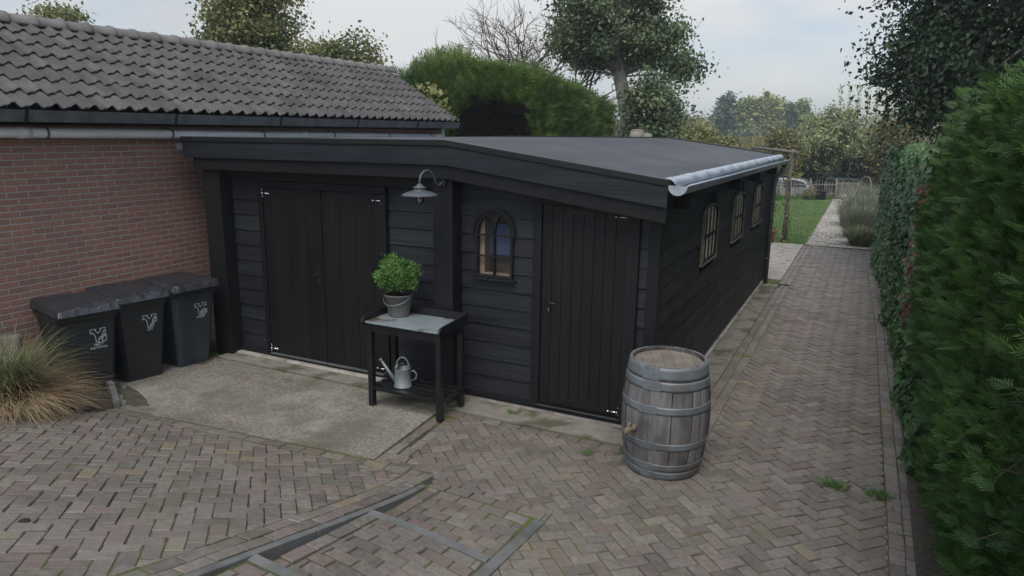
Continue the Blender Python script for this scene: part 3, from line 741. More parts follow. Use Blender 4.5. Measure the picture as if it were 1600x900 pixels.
b = MB(); b.prism([(-7.60, 3.03), (-7.60, 3.10), (RX, RZ + .03), (-11.0, 3.10), (-11.0, 3.03), (RX, RZ - .06)], lambda u, v, t: (u, t, v), 12.86, 12.885)
b.build('verge_board', m_blackm, bb)
def pz(y): return 2.842 - .0075 * y
b = MB(); b.tube([(-7.86, -2.5, pz(-2.5)), (-7.86, 5, pz(5)), (-7.86, 12.7, pz(12.7))], .055, 16); pp = b.build('drain_pipe', m_white, bb)
for y in (4.72, 6.25, 7.77, 9.3, 10.8, 12.2):
    b = MB(); b.tube([(-7.86, y, pz(y)), (-7.86, y + .025, pz(y + .025))], .061, 16); b.box(-7.99, -7.91, y, y + .025, pz(y) + .05, pz(y) + .075); b.build('pipe_clamp', m_zincd, pp)
for y in (4.45, 8.6, 12.45):
    b = MB(); b.tube([(-7.86, y, pz(y)), (-7.86, y + .12, pz(y + .12))], .060, 16); b.build('pipe_socket', m_white, pp)
b = MB(); b.tube([(-7.88, 12.72, 2.96), (-7.88, 12.72, 2.6), (-7.93, 12.72, 1.9), (-7.93, 12.72, 0)], .042, 14); b.build('downpipe', m_white, bb)

# ================================================================ BLACK SHED
sh = thing('black_shed', 'long black timber shed with double doors, side door and flat felt roof', 'shed', (-4.5, 10.7, 0))
def roof_z(x):
    if x < -3.81: return 2.765 + (x + 7.6) / 3.79 * .025
    return 2.79 - (x + 3.81) / 2.26 * .30
FY = 6.5
# inner shell (kept behind the boards)
b = MB(); b.box(-7.36, -3.66, 6.60, 6.63, 0, 2.55); b.box(-3.13, -1.72, 6.60, 6.63, 0, 2.36); b.box(-3.66, -3.13, 6.60, 6.63, 0, 1.36); b.box(-3.66, -3.13, 6.60, 6.63, 2.12, 2.5)
b.box(-1.76, -1.72, 6.63, 14.8, 0, 2.3); b.box(-7.36, -7.40, 6.6, 14.8, 0, 2.6); b.box(-7.36, -1.72, 14.8, 14.84, 0, 2.4)
# pierce: the front window opening is boxed in front, so shell behind it is the dark room wall
b.build('inner_wall', m_dark, sh)
# horizontal boards front, in spans
def boards_front(x0, x1, z0=.10, H_=.192, ztop=2.62, cuts=()):
    b = MB(); z = z0
    while z < ztop:
        h = min(H_, ztop - z); 
        spans = [(x0, x1)]
        for cx0, cx1, cz0, cz1 in cuts:
            if z + h > cz0 and z < cz1:
                ns = []
                for a, e in spans:
                    if cx0 > a: ns.append((a, min(e, cx0)))
                    if cx1 < e: ns.append((max(a, cx1), e))
                spans = [s_ for s_ in ns if s_[1] - s_[0] > .01]
                for za, zb in ((z, cz0), (cz1, z + h)):
                    if zb - za > .004:
                        ka, kb = (za - z) / (h + .018), (zb - z) / (h + .018)
                        b.add([(cx0, FY - .022 + .018 * ka, za), (cx1, FY - .022 + .018 * ka, za), (cx1, FY - .022 + .018 * kb, zb), (cx0, FY - .022 + .018 * kb, zb), (cx0, FY + .06, za), (cx1, FY + .06, za), (cx1, FY + .06, zb), (cx0, FY + .06, zb)],
                              [(0, 1, 2, 3), (0, 4, 5, 1), (1, 5, 6, 2), (3, 2, 6, 7), (0, 3, 7, 4), (4, 7, 6, 5)])
        for a, e in spans:
            j = random.gauss(0, .0015)
            zz = z + h + .018
            b.add([(a, FY - .022 + j, z), (e, FY - .022 + j, z), (e, FY - .004 + j, zz), (a, FY - .004 + j, zz), (a, FY + .06, z), (e, FY + .06, z), (e, FY + .06, zz), (a, FY + .06, zz)],
                  [(0, 1, 2, 3), (0, 4, 5, 1), (1, 5, 6, 2), (3, 2, 6, 7), (0, 3, 7, 4), (4, 7, 6, 5)])
        z += h
    return b
WX0, WX1, WZ0, WS, WZ1 = -3.605, -3.185, 1.395, 1.83, 2.085
boards_front(-7.2, -6.60, ztop=2.5).build('front_boards', m_board, sh, bevel=.003, seg=1)
for a in ((-4.73, -4.0), (-1.85, -1.72)):
    c = boards_front(*a, ztop=min(roof_z(a[0]), roof_z(a[1])) - .16); c.build('front_boards', m_board, sh, bevel=.003, seg=1)
c = boards_front(-3.80, -2.93, ztop=2.5, cuts=((WX0 - .012, WX1 + .012, WZ0 - .01, WZ1 + .012),)); 
c.build('front_boards', m_board, sh, bevel=.003, seg=1)
# window opening head pieces are covered by the arched frame; boards above the spring line are cut with a flat arch board
# side boards
b = MB(); z = .10
SW = [(8.32, 9.16), (10.37, 11.27), (12.38, 13.32)]
while z < 2.36:
    h = min(.192, 2.36 - z); spans = [(6.55, 14.82)]
    for a, e in SW:
        if z + h > 1.42 and z < 2.04:
            ns = []
            for s0, s1 in spans:
                if a > s0: ns.append((s0, min(s1, a + .02)))
                if e < s1: ns.append((max(s0, e - .02), s1))
            spans = ns
    for a, e in spans:
        j = random.gauss(0, .0015); X0 = -1.67
        b.add([(X0 + .022 + j, a, z), (X0 + .022 + j, e, z), (X0 + .004 + j, e, z + h + .018), (X0 + .004 + j, a, z + h + .018), (X0 - .05, a, z), (X0 - .05, e, z), (X0 - .05, e, z + h + .018), (X0 - .05, a, z + h + .018)],
              [(0, 1, 2, 3), (0, 4, 5, 1), (1, 5, 6, 2), (3, 2, 6, 7), (0, 3, 7, 4), (4, 7, 6, 5)])
    z += h
b.build('side_boards', m_boardy, sh, bevel=.003, seg=1)
b = MB(); b.box(-7.44, -7.40, 6.5, 14.84, 0.05, 2.6); b.build('left_wall', m_boardy, sh)
b = MB(); b.box(-7.4, -1.68, 14.84, 14.87, 0.05, 2.4); b.build('rear_wall', m_boardy, sh)
b = MB(); rn = random.Random(4)
for k in range(11):
    for x in (-7.04, -6.66, -4.68, -4.08, -3.72, -3.02, -1.80):
        z = .10 + .192 * k + .03
        if z < 2.15: b.lathe([(0, .0025), (.0035, .002), (.004, 0)], n=6, mat=Matrix.Translation((x + rn.gauss(0, .004), FY - .0195, z + rn.gauss(0, .003))) @ Matrix.Rotation(R(90), 4, 'X'))
o_ = b.build('nail_heads', m_zincd, sh); o_['kind'] = 'stuff'
# posts, trims
b = MB(); b.box(-7.38, -7.10, 6.29, 6.56, .0, 2.50); b.build('corner_post', m_frame, sh, bevel=.006)
b = MB(); b.box(-4.02, -3.79, 6.29, 6.56, .02, 2.45); b.build('middle_post', m_frame, sh, bevel=.006)
b = MB(); b.box(-1.76, -1.648, 6.447, 6.60, .04, 2.24); b.build('corner_trim', m_frame, sh, bevel=.004)
b = MB(); b.box(-1.70, -1.635, 14.78, 14.88, .04, 2.30); b.build('corner_trim', m_frame, sh, bevel=.004)
b = MB(); b.box(-7.10, -4.02, 6.40, 6.47, 2.28, 2.47); b.build('head_beam', m_frame, sh, bevel=.004)
b = MB(); b.box(-2.945, -2.905, 6.45, 6.5, .07, 2.42); b.build('trim_strip', m_frame, sh, bevel=.003)
# base boards/plinth
b = MB(); b.box(-7.1, -4.7, 6.36, 6.60, -.05, .055); b.build('pale_sill', m_sill, sh, bevel=.015)
b = MB(); b.box(-3.79, -1.66, 6.44, 6.60, -.05, .045); b.box(-1.70, -1.625, 6.5, 14.85, -.05, .05); b.build('plinth', m_sill, sh, bevel=.006)
b = MB(); b.box(-7.1, -1.67, 6.43, 6.56, .056, .10); b.build('base_board', m_frame, sh, bevel=.004)
# doors
def door(x0, x1, z0, z1, n, name, hinge_side, handle_x=None, hz=1.2, y=6.455):
    b = MB(); w = (x1 - x0) / n
    for i in range(n):
        j = random.gauss(0, .001); b.box(x0 + i * w + .0015, x0 + (i + 1) * w - .0015, y + j, y + .035, z0, z1)
    d = b.build(name, m_door, sh, bevel=.0035, seg=2)
    hx = x0 if hinge_side < 0 else x1; s_ = 1 if hinge_side < 0 else -1
    for hz_ in (z0 + .055, z1 - .07):
        c = MB(); yy = y - .008
        c.tube([(hx + s_ * .005, yy - .014, hz_), (hx + s_ * .10, yy - .012, hz_)], .0085, 10)
        c.tube([(hx + s_ * .095, yy - .012, hz_), (hx + s_ * .112, yy - .012, hz_), (hx + s_ * .128, yy - .012, hz_)], [.0125, .0125, .003], 10)
        c.tube([(hx + s_ * .006, yy - .014, hz_), (hx + s_ * .022, yy - .014, hz_)], .013, 10)
        c.build('hinge_pin', m_chrome, d)
        c = MB(); c.box(hx - .014, hx + .014, yy - .006, yy + .004, hz_ - .055, hz_ + .055)
        c.build('hinge_plate', m_blackm, d, bevel=.003)
        for dz_ in (-.045, -.028, .028, .045):
            c = MB(); c.lathe([(0, .004), (.004, .003), (.0055, 0)], n=8, mat=Matrix.Translation((hx + random.choice((-.006, .006)), yy - .006, hz_ + dz_)) @ Matrix.Rotation(R(90), 4, 'X'))
            c.build('screw_head', m_chrome, d)
    if handle_x is not None:
        c = MB(); c.box(handle_x - .018, handle_x + .018, y - .008, y, hz - .10, hz + .10); hp = c.build('lock_plate', m_blackm, d, bevel=.004)
        c = MB(); hd = 1 if name == 'door' else -1
        c.tube([(handle_x, y, hz + .02), (handle_x, y - .045, hz + .02), (handle_x + hd * .012, y - .052, hz + .02), (handle_x + hd * .115, y - .052, hz + .018)], .0085, 10)
        c.build('handle', m_blackm if hd > 0 else m_blackm, d)
        c = MB(); c.box(handle_x - .006, handle_x + .006, y - .013, y - .008, hz - .075, hz - .045); c.build('keyhole', m_chrome, d, bevel=.003)
    return d
DL = door(-6.565, -5.670, .105, 2.185, 7, 'left_door', -1, -5.735, 1.17)
DR = door(-5.662, -4.795, .105, 2.185, 7, 'right_door', 1)
DD = door(-2.842, -1.972, .115, 2.185, 8, 'door', 1, -2.755, 1.19)
for d_, x0, x1 in ((DL, -6.44, -6.05), (DR, -5.45, -5.05), (DD, -2.55, -2.3)):
    c = MB(); c.box(x0, x1, 6.447, 6.455, 2.115, 2.15)
    for i in range(4): c.box(x0 + .03 + i * (x1 - x0 - .06) / 3.2, x0 + .045 + i * (x1 - x0 - .06) / 3.2, 6.441, 6.447, 2.122, 2.142)
    c.build('vent_strip', m_blackm, d_)
def frame(x0, x1, z1, w):
    b = MB(); b.box(x0 - w, x0 - .004, 6.435, 6.50, .10, z1 + w); b.box(x1 + .004, x1 + w, 6.435, 6.50, .10, z1 + w); b.box(x0 - .004, x1 + .004, 6.4355, 6.50, z1 + .006, z1 + w)
    return b.build('door_frame', m_frame, sh, bevel=.003)
frame(-6.565, -4.795, 2.185, .035)
b = MB(); b.box(-4.758, -4.73, 6.425, 6.5, .1, 2.27); b.box(-6.63, -6.602, 6.425, 6.5, .1, 2.27); b.box(-6.602, -4.758, 6.4255, 6.5, 2.223, 2.27); b.build('door_surround', m_frame, sh, bevel=.003)
frame(-2.842, -1.972, 2.185, .062)
b = MB(); b.box(-1.909, -1.845, 6.425, 6.5, .1, 2.30); b.build('door_surround', m_frame, sh, bevel=.004)
c = MB(); c.box(-2.70, -2.10, 6.448, 6.455, .135, .20); c.build('kick_strip', m_door, DD, bevel=.002)
c = MB(); c.box(-2.90, -1.92, 6.41, 6.45, .088, .112); c.build('threshold', m_blackm, sh, bevel=.003)
c = MB(); c.box(-2.84, -1.97, 6.404, 6.409, .105, .1105); c.build('drip_rail', m_zincd, sh)
c = MB(); c.box(-6.55, -4.8, 6.405, 6.45, .09, .1035); c.build('drip_rail', m_zincd, sh)
# arched window in the front
wn_f = MB()
cxw = (WX0 + WX1) / 2
def arch(xa, xb, zs, zt, n=14, pointed=0):
    """outline over the top from xa to xb (half ellipse, slightly pointed)"""
    out = []
    for i in range(n + 1):
        a = math.pi - math.pi * i / n
        out.append(((xa + xb) / 2 + (xb - xa) / 2 * math.cos(a), zs + (zt - zs) * (math.sin(a) ** (.85))))
    return out
def ring(b, outer, inner, fn, t0, t1):
    n = len(outer)
    vs = [fn(u, v, t0) for u, v in outer] + [fn(u, v, t0) for u, v in inner] + [fn(u, v, t1) for u, v in outer] + [fn(u, v, t1) for u, v in inner]
    fs = []
    for i in range(n - 1):
        fs += [(i, i + 1, n + i + 1, n + i), (2 * n + i, 3 * n + i, 3 * n + i + 1, 2 * n + i + 1), (i, 2 * n + i, 2 * n + i + 1, i + 1), (n + i, n + i + 1, 3 * n + i + 1, 3 * n + i)]
    fs += [(0, n, 3 * n, 2 * n), (n - 1, 3 * n - 1, 4 * n - 1, 2 * n - 1)]
    b.add(vs, fs)
def poly_strip(b, pts, w, fn, t0, t1):
    P = [Vector(p) for p in pts]; L_, R_ = [], []
    for i, p in enumerate(P):
        d = (P[min(i + 1, len(P) - 1)] - P[max(i - 1, 0)]).normalized(); nn_ = Vector((-d.y, d.x)) * w / 2
        L_.append(tuple(p + nn_)); R_.append(tuple(p - nn_))
    ring(b, L_, R_, fn, t0, t1)
def window(x0, x1, z0, zs, zt, fn, m_f, parent, cols, rows_z, rim, glassm, gothic=False, depth=.05, muntin=.016):
    b = MB(); ou = [(x0, z0)] + arch(x0, x1, zs, zt) + [(x1, z0)]; inn = [(x0 + rim, z0 + rim)] + arch(x0 + rim, x1 - rim, zs, zt - rim) + [(x1 - rim, z0 + rim)]
    ring(b, ou, inn, fn, 0, depth); 
    b.add([fn(u, v, t) for t in (0, depth) for u, v in ((x0, z0), (x1, z0), (x1 - rim, z0 + rim), (x0 + rim, z0 + rim))], [(0, 1, 2, 3), (7, 6, 5, 4), (3, 2, 6, 7), (1, 0, 4, 5)])
    w = b.build('window_frame' if parent.name.startswith('x') else 'window', m_f, parent, bevel=.002, seg=1)
    c = MB()
    for i in range(1, cols):
        x = x0 + (x1 - x0) * i / cols; u_ = (x - (x0 + x1) / 2) / ((x1 - x0) / 2)
        top = zs if gothic else zs + (zt - zs) * (max(0, 1 - u_ * u_) ** .5) * .96
        c.add(*_barbox(fn, x - muntin / 2, x + muntin / 2, z0 + rim, top - (0 if gothic else rim * .5), .008, depth - .008))
    for z in rows_z: c.add(*_barbox(fn, x0 + rim * .8, x1 - rim * .8, z - muntin / 2, z + muntin / 2, .006, depth - .010))
    if gothic:
        xm = (x0 + x1) / 2
        for s_ in (-1, 1):
            pts = [(xm + s_ * (x1 - x0) * .23 * (1 - math.cos(a)) , zs + (zt - zs) * .88 * math.sin(a)) for a in np.linspace(0, math.pi / 2 * .98, 9)]
            poly_strip(c, pts, muntin, fn, .0065, depth - .009)
        # solid spandrel between the two pointed lights
        sp_ = [(xm + (x1 - x0) * .23 * (1 - math.cos(a)), zs + (zt - zs) * .88 * math.sin(a)) for a in np.linspace(.5, 1.5, 7)]
        sp2 = [(2 * xm - u, v) for u, v in sp_[::-1]]
        c.prism(sp_ + [(xm + .03, zt - rim * .6), (xm - .03, zt - rim * .6)] + sp2, fn, .012, depth - .012)
    c.build('glazing_bars', m_f, w)
    p = MB(); pl = [(x0 + rim * .5, z0 + rim * .5)] + arch(x0 + rim * .5, x1 - rim * .5, zs, zt - rim * .5) + [(x1 - rim * .5, z0 + rim * .5)]
    p.add([fn(u, v, depth * .55) for u, v in pl], [tuple(range(len(pl)))]); p.build('pane', glassm, w)
    return w
def _barbox(fn, x0, x1, z0, z1, t0, t1):
    vs = [fn(x0, z0, t0), fn(x1, z0, t0), fn(x1, z1, t0), fn(x0, z1, t0), fn(x0, z0, t1), fn(x1, z0, t1), fn(x1, z1, t1), fn(x0, z1, t1)]
    return vs, [(0, 3, 2, 1), (4, 5, 6, 7), (0, 1, 5, 4), (1, 2, 6, 5), (2, 3, 7, 6), (3, 0, 4, 7)]
fnf = lambda u, v, t: (u, 6.455 + t, v)
m_pane3 = glass('front_window_glass', (.9, .93, .97), .8)
fw = window(WX0 - .012, WX1 + .012, WZ0 - .012, WS, WZ1, fnf, m_frame, sh, 2, (1.61, WS), .030, m_pane3, gothic=True, depth=.06)
fw['label'] = 'arched front window with two pointed lights over four panes'
# boards round the arch above the spring line
b = MB(); ao = arch(WX0 - .010, WX1 + .010, WS, WZ1 - .004); nh = len(ao) // 2
for half, xc in ((ao[:nh + 1], WX0 - .012), (ao[nh:], WX1 + .012)):
    b.prism(half + [(cxw, WZ1 + .011), (xc, WZ1 + .011)] if xc < cxw else [(cxw, WZ1 + .011)] + half + [(xc, WZ1 + .011)], lambda u, v, t: (u, t, v), FY - .010, FY + .06)
b.build('arch_boarding', m_board, fw)
c = MB(); c.box(WX0 - .05, WX1 + .05, 6.425, 6.49, WZ0 - .035, WZ0 - .013); c.build('sill', m_frame, fw, bevel=.003)
hb = MB(); ring(hb, arch(WX0 - .045, WX1 + .045, WS, WZ1 + .035), arch(WX0 - .013, WX1 + .013, WS, WZ1 + .002), fnf, -.02, .0); hb.build('arch_moulding', m_frame, fw, bevel=.003)
# room behind the front window: jamb, sill, boards; blue panel imitates glass reflection
b = MB(); b.box(WX0 - .05, WX0 + .012, 6.52, 6.76, WZ0 - .05, WZ1); b.box(WX0 + .012, WX0 + .060, 6.54, 6.56, WZ0, WZ1 - .06); b.box(WX0 + .060, WX1 + .05, 6.53, 6.62, WZ0 - .05, WZ0 + .022); b.build('window_reveal', m_jamb, fw)
m_bluerefl = M('painted_blue_reflection', (.10, .16, .30), (.14, .16, .22), rough=.8, scale=7); m_inbr = M('brown_inner_wall', (.20, .15, .11), (.12, .09, .075), rough=.9, scale=9)
b = MB(); b.box(-4.1, -2.95, 6.80, 6.84, 1.0, 2.3); b.build('room_wall', m_inbr, fw)
b = MB(); b.box(-3.60, -3.22, 6.72, 6.74, 1.58, 1.93); b.build('reflection_panel', m_bluerefl, fw, bevel=.01)
# side windows
m_sideframe = M('beige_black_steel_frame', (.20, .175, .125), (.09, .08, .06), rough=.5, scale=9, metal=.1)
for (a, e), zt in zip(SW, (2.06, 2.05, 2.05)):
    fns = lambda u, v, t: (-1.630 - t, u, v)
    w = window(a, e, 1.395, 1.93, zt, fns, m_frame, sh, 4, (1.70,), .022, m_pane2, depth=.022, muntin=.042)
    c = MB(); ring(c, [(a - .014, 1.385)] + arch(a - .014, e + .014, 1.93, zt + .014) + [(e + .014, 1.385)], [(a, 1.385)] + arch(a, e, 1.93, zt) + [(e, 1.385)], fns, -.012, .02); c.build('arch_moulding', m_sideframe, w)
    c = MB(); c.box(-1.615, -1.665, a - .02, e + .02, 1.365, 1.385); c.build('sill', m_sideframe, w, bevel=.003)
    c = MB(); c.prism([(a + .01, 1.40)] + arch(a + .01, e - .01, 1.93, zt - .012) + [(e - .01, 1.40)], fns, .0225, .0245); c.build('blind', m_cream, w)
# corbels
for y in (6.95, 9.85, 11.75, 13.9):
    b = MB(); b.box(-1.67, -1.50, y, y + .15, 2.17, 2.30); b.build('corbel', m_frame, sh, bevel=.006)
# roof
Y0, Y1 = 6.215, 15.1
b = MB()
prof_r = [(-7.58, roof_z(-7.58)), (-3.81, 2.79), (-1.56, roof_z(-1.56))]
b.prism([(x, z - .012) for x, z in prof_r] + [(x, z - .10) for x, z in prof_r[::-1]], lambda u, v, t: (u, t, v), Y0 + .035, Y1 - .03)
b.build('felt_roof', m_felt, sh)
def roofline(b, y0, y1, zt, zb, xl=-7.6, xr=-1.545):
    pr = [(xl, roof_z(xl)), (-3.81, 2.79), (xr, roof_z(xr))]
    b.prism([(x, z + zt) for x, z in pr] + [(x, z + zb) for x, z in pr[::-1]], lambda u, v, t: (u, t, v), y0, y1)
b = MB(); roofline(b, 6.185, 6.26, .008, -.052); b.build('roof_edge_trim', m_trim, sh, bevel=.005)
b = MB(); roofline(b, Y1 - .04, Y1, .010, -.06); b.build('roof_edge_trim', m_trim, sh, bevel=.004)
b = MB(); roofline(b, 6.2, 6.232, -.053, -.245, -7.59, -1.55); b.build('fascia_board', m_fascia, sh, bevel=.004)
b = MB(); roofline(b, 6.232, 6.262, -.246, -.385, -7.46, -1.56); b.build('lower_fascia_board', m_frame, sh, bevel=.004)
b = MB(); roofline(b, 6.262, 6.60, -.12, -.32, -7.44, -1.70); b.build('soffit', m_frame, sh)
b = MB(); b.box(-1.60, -1.57, 6.24, 15.05, 2.30, 2.455); b.build('eaves_board', m_frame, sh)
b = MB(); b.box(-1.665, -1.60, 6.24, 15.0, 2.30, 2.32); b.build('eaves_soffit', m_frame, sh)
# right gutter: half round with end caps, and flashing rolled into it
GX, GR = -1.465, .082
def gutz(y): return 2.445 - (y - 6.2) * .0045
b = MB(); n = 14; outer = []; 
for y in (6.21, 10.5, 14.98):
    for k in range(n + 1):
        a = math.pi + math.pi * k / n; outer.append((GX + GR * math.cos(a), y, gutz(y) + GR * math.sin(a)))
fs = [(q * (n + 1) + k, q * (n + 1) + k + 1, (q + 1) * (n + 1) + k + 1, (q + 1) * (n + 1) + k) for q in range(2) for k in range(n)]
b.add(outer, fs, True); gut = b.build('gutter', m_zincd, sh, solid=.004); gut.data.materials.clear(); gut.data.materials.append(m_zinc)
b = MB(); b.tube([(GX + GR + .004, 6.21, gutz(6.21) + .002), (GX + GR + .004, 14.98, gutz(14.98) + .002)], .009, 10); b.build('gutter_bead', m_lead, gut)
for y in (6.21, 14.98):
    b = MB(); pl = [(GX + (GR + .003) * math.cos(a), gutz(y) + (GR + .003) * math.sin(a)) for a in np.linspace(math.pi, 2 * math.pi, 17)]
    b.prism(pl, lambda u, v, t: (u, t, v), y - .006, y); b.build('gutter_end_cap', m_lead, gut)
b = MB(); vs = []; ny = 150; r2 = np.random.default_rng(3)
for i in range(ny + 1):
    y = 6.27 + (14.98 - 6.27) * i / ny; wv = .007 * math.sin(y * 9) + r2.normal() * .004
    for (x, z) in ((-1.62, 2.497), (-1.575, 2.496 + wv), (-1.535, 2.487 + wv), (-1.512, 2.462 + wv), (-1.502, 2.43)):
        vs.append((x + r2.normal() * .0025, y, z + r2.normal() * .002))
fs = [(i * 5 + k, i * 5 + k + 1, (i + 1) * 5 + k + 1, (i + 1) * 5 + k) for i in range(ny) for k in range(4)]
b.add(vs, fs, True); b.build('zinc_flashing', m_lead, sh, solid=.003)
# left gutter end
b = MB(); outer = []
for y in (6.24, 15.0):
    for k in range(n + 1):
        a = math.pi + math.pi * k / n; outer.append((-7.675 + .075 * math.cos(a), y, 2.69 + .085 * math.sin(a)))
b.add(outer, [(k, k + 1, n + 1 + k + 1, n + 1 + k) for k in range(n)], True); lg = b.build('gutter', m_zinc, sh, solid=.004)
b = MB(); b.prism([(-7.675 + .077 * math.cos(a), 2.69 + .087 * math.sin(a)) for a in np.linspace(math.pi, 2 * math.pi, 17)], lambda u, v, t: (u, t, v), 6.234, 6.24); b.build('gutter_end_cap', m_zinc, lg)
# downpipe with swan neck
b = MB(); b.tube([(GX, 14.75, 2.36), (GX, 14.75, 2.27), (GX - .01, 14.72, 2.21), (-1.55, 14.6, 2.10), (-1.585, 14.55, 2.02), (-1.59, 14.54, 1.9), (-1.59, 14.54, 0.0)], .042, 14)
dp = b.build('downpipe', m_pipeblue, sh)
b = MB(); b.lathe([(.06, .12), (.06, .06), (.043, 0), (.0, 0)], (GX, 14.75, 2.27), 16); b.build('outlet', m_pipeblue, dp)
for z in (.5, 1.6):
    b = MB(); b.tube([(-1.59, 14.54, z), (-1.59, 14.54, z + .03)], .047, 14); b.box(-1.66, -1.61, 14.53, 14.55, z, z + .03); b.build('pipe_clamp', m_zincd, dp)
# drain hole at the downpipe
b = MB(); b.box(-1.50, -1.15, 14.60, 14.62, -.02, .02); b.box(-1.52, -1.30, 14.36, 14.58, -.02, .008)
tag(b.build('drain_grate', m_dark, bevel=.004), 'dark drain opening at the foot of the blue grey downpipe', 'drain')
#PART3

# ================================================================ WALL LAMP
lp = thing('wall_lamp', 'grey enamel barn lamp on a swan neck arm fixed to the black middle post', 'wall lamp', (-3.91, 6.29, 2.37))
m_lampg = M('grey_enamel', (.07, .082, .088), (.09, .105, .112), rough=.45, scale=6)
LX, LY, LZ = -3.925, 5.90, 2.305
b = MB(); b.lathe([(0, .035), (.03, .034), (.052, .02), (.056, 0)], n=24, mat=Matrix.Translation((-3.90, 6.29, 2.365)) @ Matrix.Rotation(R(90), 4, 'X')); b.build('wall_plate', m_blackm, lp)
b = MB(); pts = [(-3.90, 6.27, 2.365), (-3.90, 6.22, 2.36), (-3.90, 6.18, 2.37)]
for a in np.linspace(-.9, math.pi, 14): pts.append((LX + .0 + (-3.90 - LX) * max(0, (1 - a / math.pi)) * .5, LY + .10 + .10 * math.cos(a) * 1.35 if a > 0 else LY + .235 + .02 * math.sin(a), LZ + .15 + .10 * math.sin(a)))
pts = [(-3.90, 6.27, 2.365), (-3.90, 6.23, 2.345), (-3.90, 6.19, 2.345), (-3.90, 6.155, 2.38), (-3.905, 6.13, 2.43), (-3.91, 6.09, 2.475), (-3.915, 6.03, 2.50), (-3.92, 5.97, 2.49), (-3.925, 5.925, 2.455), (-3.925, 5.905, 2.41), (-3.925, 5.90, 2.36)]
b.tube(pts, .0105, 10); b.build('arm', m_lampg, lp)
b = MB(); b.lathe([(.008, .075), (.016, .068), (.045, .045), (.068, .034), (.066, .03), (.062, .028), (.062, .002), (.085, .0), (.13, -.014), (.168, -.030), (.186, -.044), (.182, -.045), (.13, -.024), (.06, -.012)], (LX, LY, LZ), 40); b.build('shade', m_lampg, lp)
m_lg = glass('lamp_glass', (.8, .78, .75))
b = MB(); b.lathe([(.046, -.015), (.047, -.05), (.046, -.10), (.036, -.128), (.0, -.138)], (LX, LY, LZ), 24); b.build('glass_jar', m_lg, lp)
b = MB(); b.lathe([(.016, -.0), (.016, -.045), (.013, -.05), (.024, -.075), (.026, -.09), (.016, -.108), (0, -.113)], (LX, LY, LZ), 20); b.build('bulb', M('pearl_bulb', (.6, .58, .55), rough=.15), lp)
b = MB()
for k in range(4):
    a = k * math.pi / 2 + .4; b.tube([(LX + .05 * math.cos(a), LY + .05 * math.sin(a), LZ - .02), (LX + .051 * math.cos(a), LY + .051 * math.sin(a), LZ - .105), (LX + .03 * math.cos(a), LY + .03 * math.sin(a), LZ - .14)], .0022, 6)
b.build('wire_guard', m_zinct, lp)

# ================================================================ POTTING TABLE
tb = thing('potting_table', 'black potting table with zinc tray top and slatted shelf below', 'table', (-4.05, 5.98, 0))
TX0, TX1, TY0, TY1 = -4.50, -3.60, 5.735, 6.215
def leg(x, y, z1):
    c = MB(); c.box(x - .03, x + .03, y - .03, y + .03, .0, z1); c.build('leg', m_table, tb, bevel=.004)
for x in (TX0 + .03, TX1 - .03):
    leg(x, TY0 + .03, .93); leg(x, TY1 - .03, .93)
b = MB(); b.box(TX0 + .06, TX1 - .06, TY0 + .012, TY0 + .034, .835, .928); b.box(TX0 + .06, TX1 - .06, TY1 - .034, TY1 - .012, .835, .928)
b.box(TX0 + .012, TX0 + .034, TY0 + .06, TY1 - .06, .835, .928); b.box(TX1 - .034, TX1 - .012, TY0 + .06, TY1 - .06, .835, .928); b.build('apron', m_table, tb, bevel=.003)
b = MB(); b.box(TX0 - .005, TX1 + .005, TY0 - .02, TY1 + .02, .931, .95); b.build('zinc_tray', m_tray, tb, bevel=.004)
for x in (TX0 - .028, TX1 + .006):
    c = MB(); pl = [(TY0 - .055, .915), (TY1 + .02, .915), (TY1 + .02, 1.03), (TY0 + .03, 1.005), (TY0 - .02, .998), (TY0 - .045, .982), (TY0 - .06, .955), (TY0 - .062, .93)]
    c.prism(pl, lambda u, v, t: (t, u, v), x, x + .022); c.build('side_panel', m_table, tb, bevel=.004)
b = MB(); b.box(TX0 - .005, TX1 + .005, TY1 + .021, TY1 + .041, .915, 1.03); b.build('back_panel', m_table, tb, bevel=.004)
for y in (TY0 + .045, TY1 - .045):
    c = MB(); c.box(TX0 + .06, TX1 - .06, y - .011, y + .011, .185, .23) if y > 6 else c.box(TX0 + .06, TX1 - .06, y - .011, y + .011, .19, .222); c.build('shelf_rail', m_table, tb, bevel=.003)
for x in (TX0 + .03, TX1 - .03):
    c = MB(); c.box(x - .011, x + .011, TY0 + .06, TY1 - .06, .17, .222); c.build('shelf_rail', m_table, tb, bevel=.003)
for k in range(5):
    y = TY0 + .03 + k * (TY1 - TY0 - .06) / 4.0; xx = 0 if 0 < k < 4 else .062
    c = MB(); c.box(TX0 + .005 + xx, TX1 - .005 - xx, y - .036, y + .036, .2225, .238); c.build('shelf_slat', m_table, tb, bevel=.003)

# watering can on the shelf
wc = thing('watering_can', 'small galvanised watering can standing on the table shelf', 'watering can', (-4.17, 5.90, .2385))
cx, cy, cz = -4.17, 5.90, .2385
m_can = M('galvanised_can', (.21, .24, .24), (.28, .31, .31), rough=.55, metal=.3, scale=12, bump=.08)
b = MB(); b.lathe([(0, .004), (.094, .004), (.097, 0), (.096, .012), (.088, .02), (.083, .20), (.086, .204), (.083, .208), (.079, .206), (.083, .02)], (cx, cy, cz), 32); b.build('body', m_can, wc)
b = MB(); b.lathe([(.084, .205), (.072, .232), (.052, .236), (.05, .232), (.07, .224)], (cx, cy, cz), 24, a0=R(110), a1=R(250)); b.build('hood', m_can, wc, solid=.002)
b = MB(); dv = Vector((-.96, -.28, 0)).normalized(); sp0 = Vector((cx, cy, cz + .05)) + dv * .08; sp1 = Vector((cx, cy, cz + .27)) + dv * .235
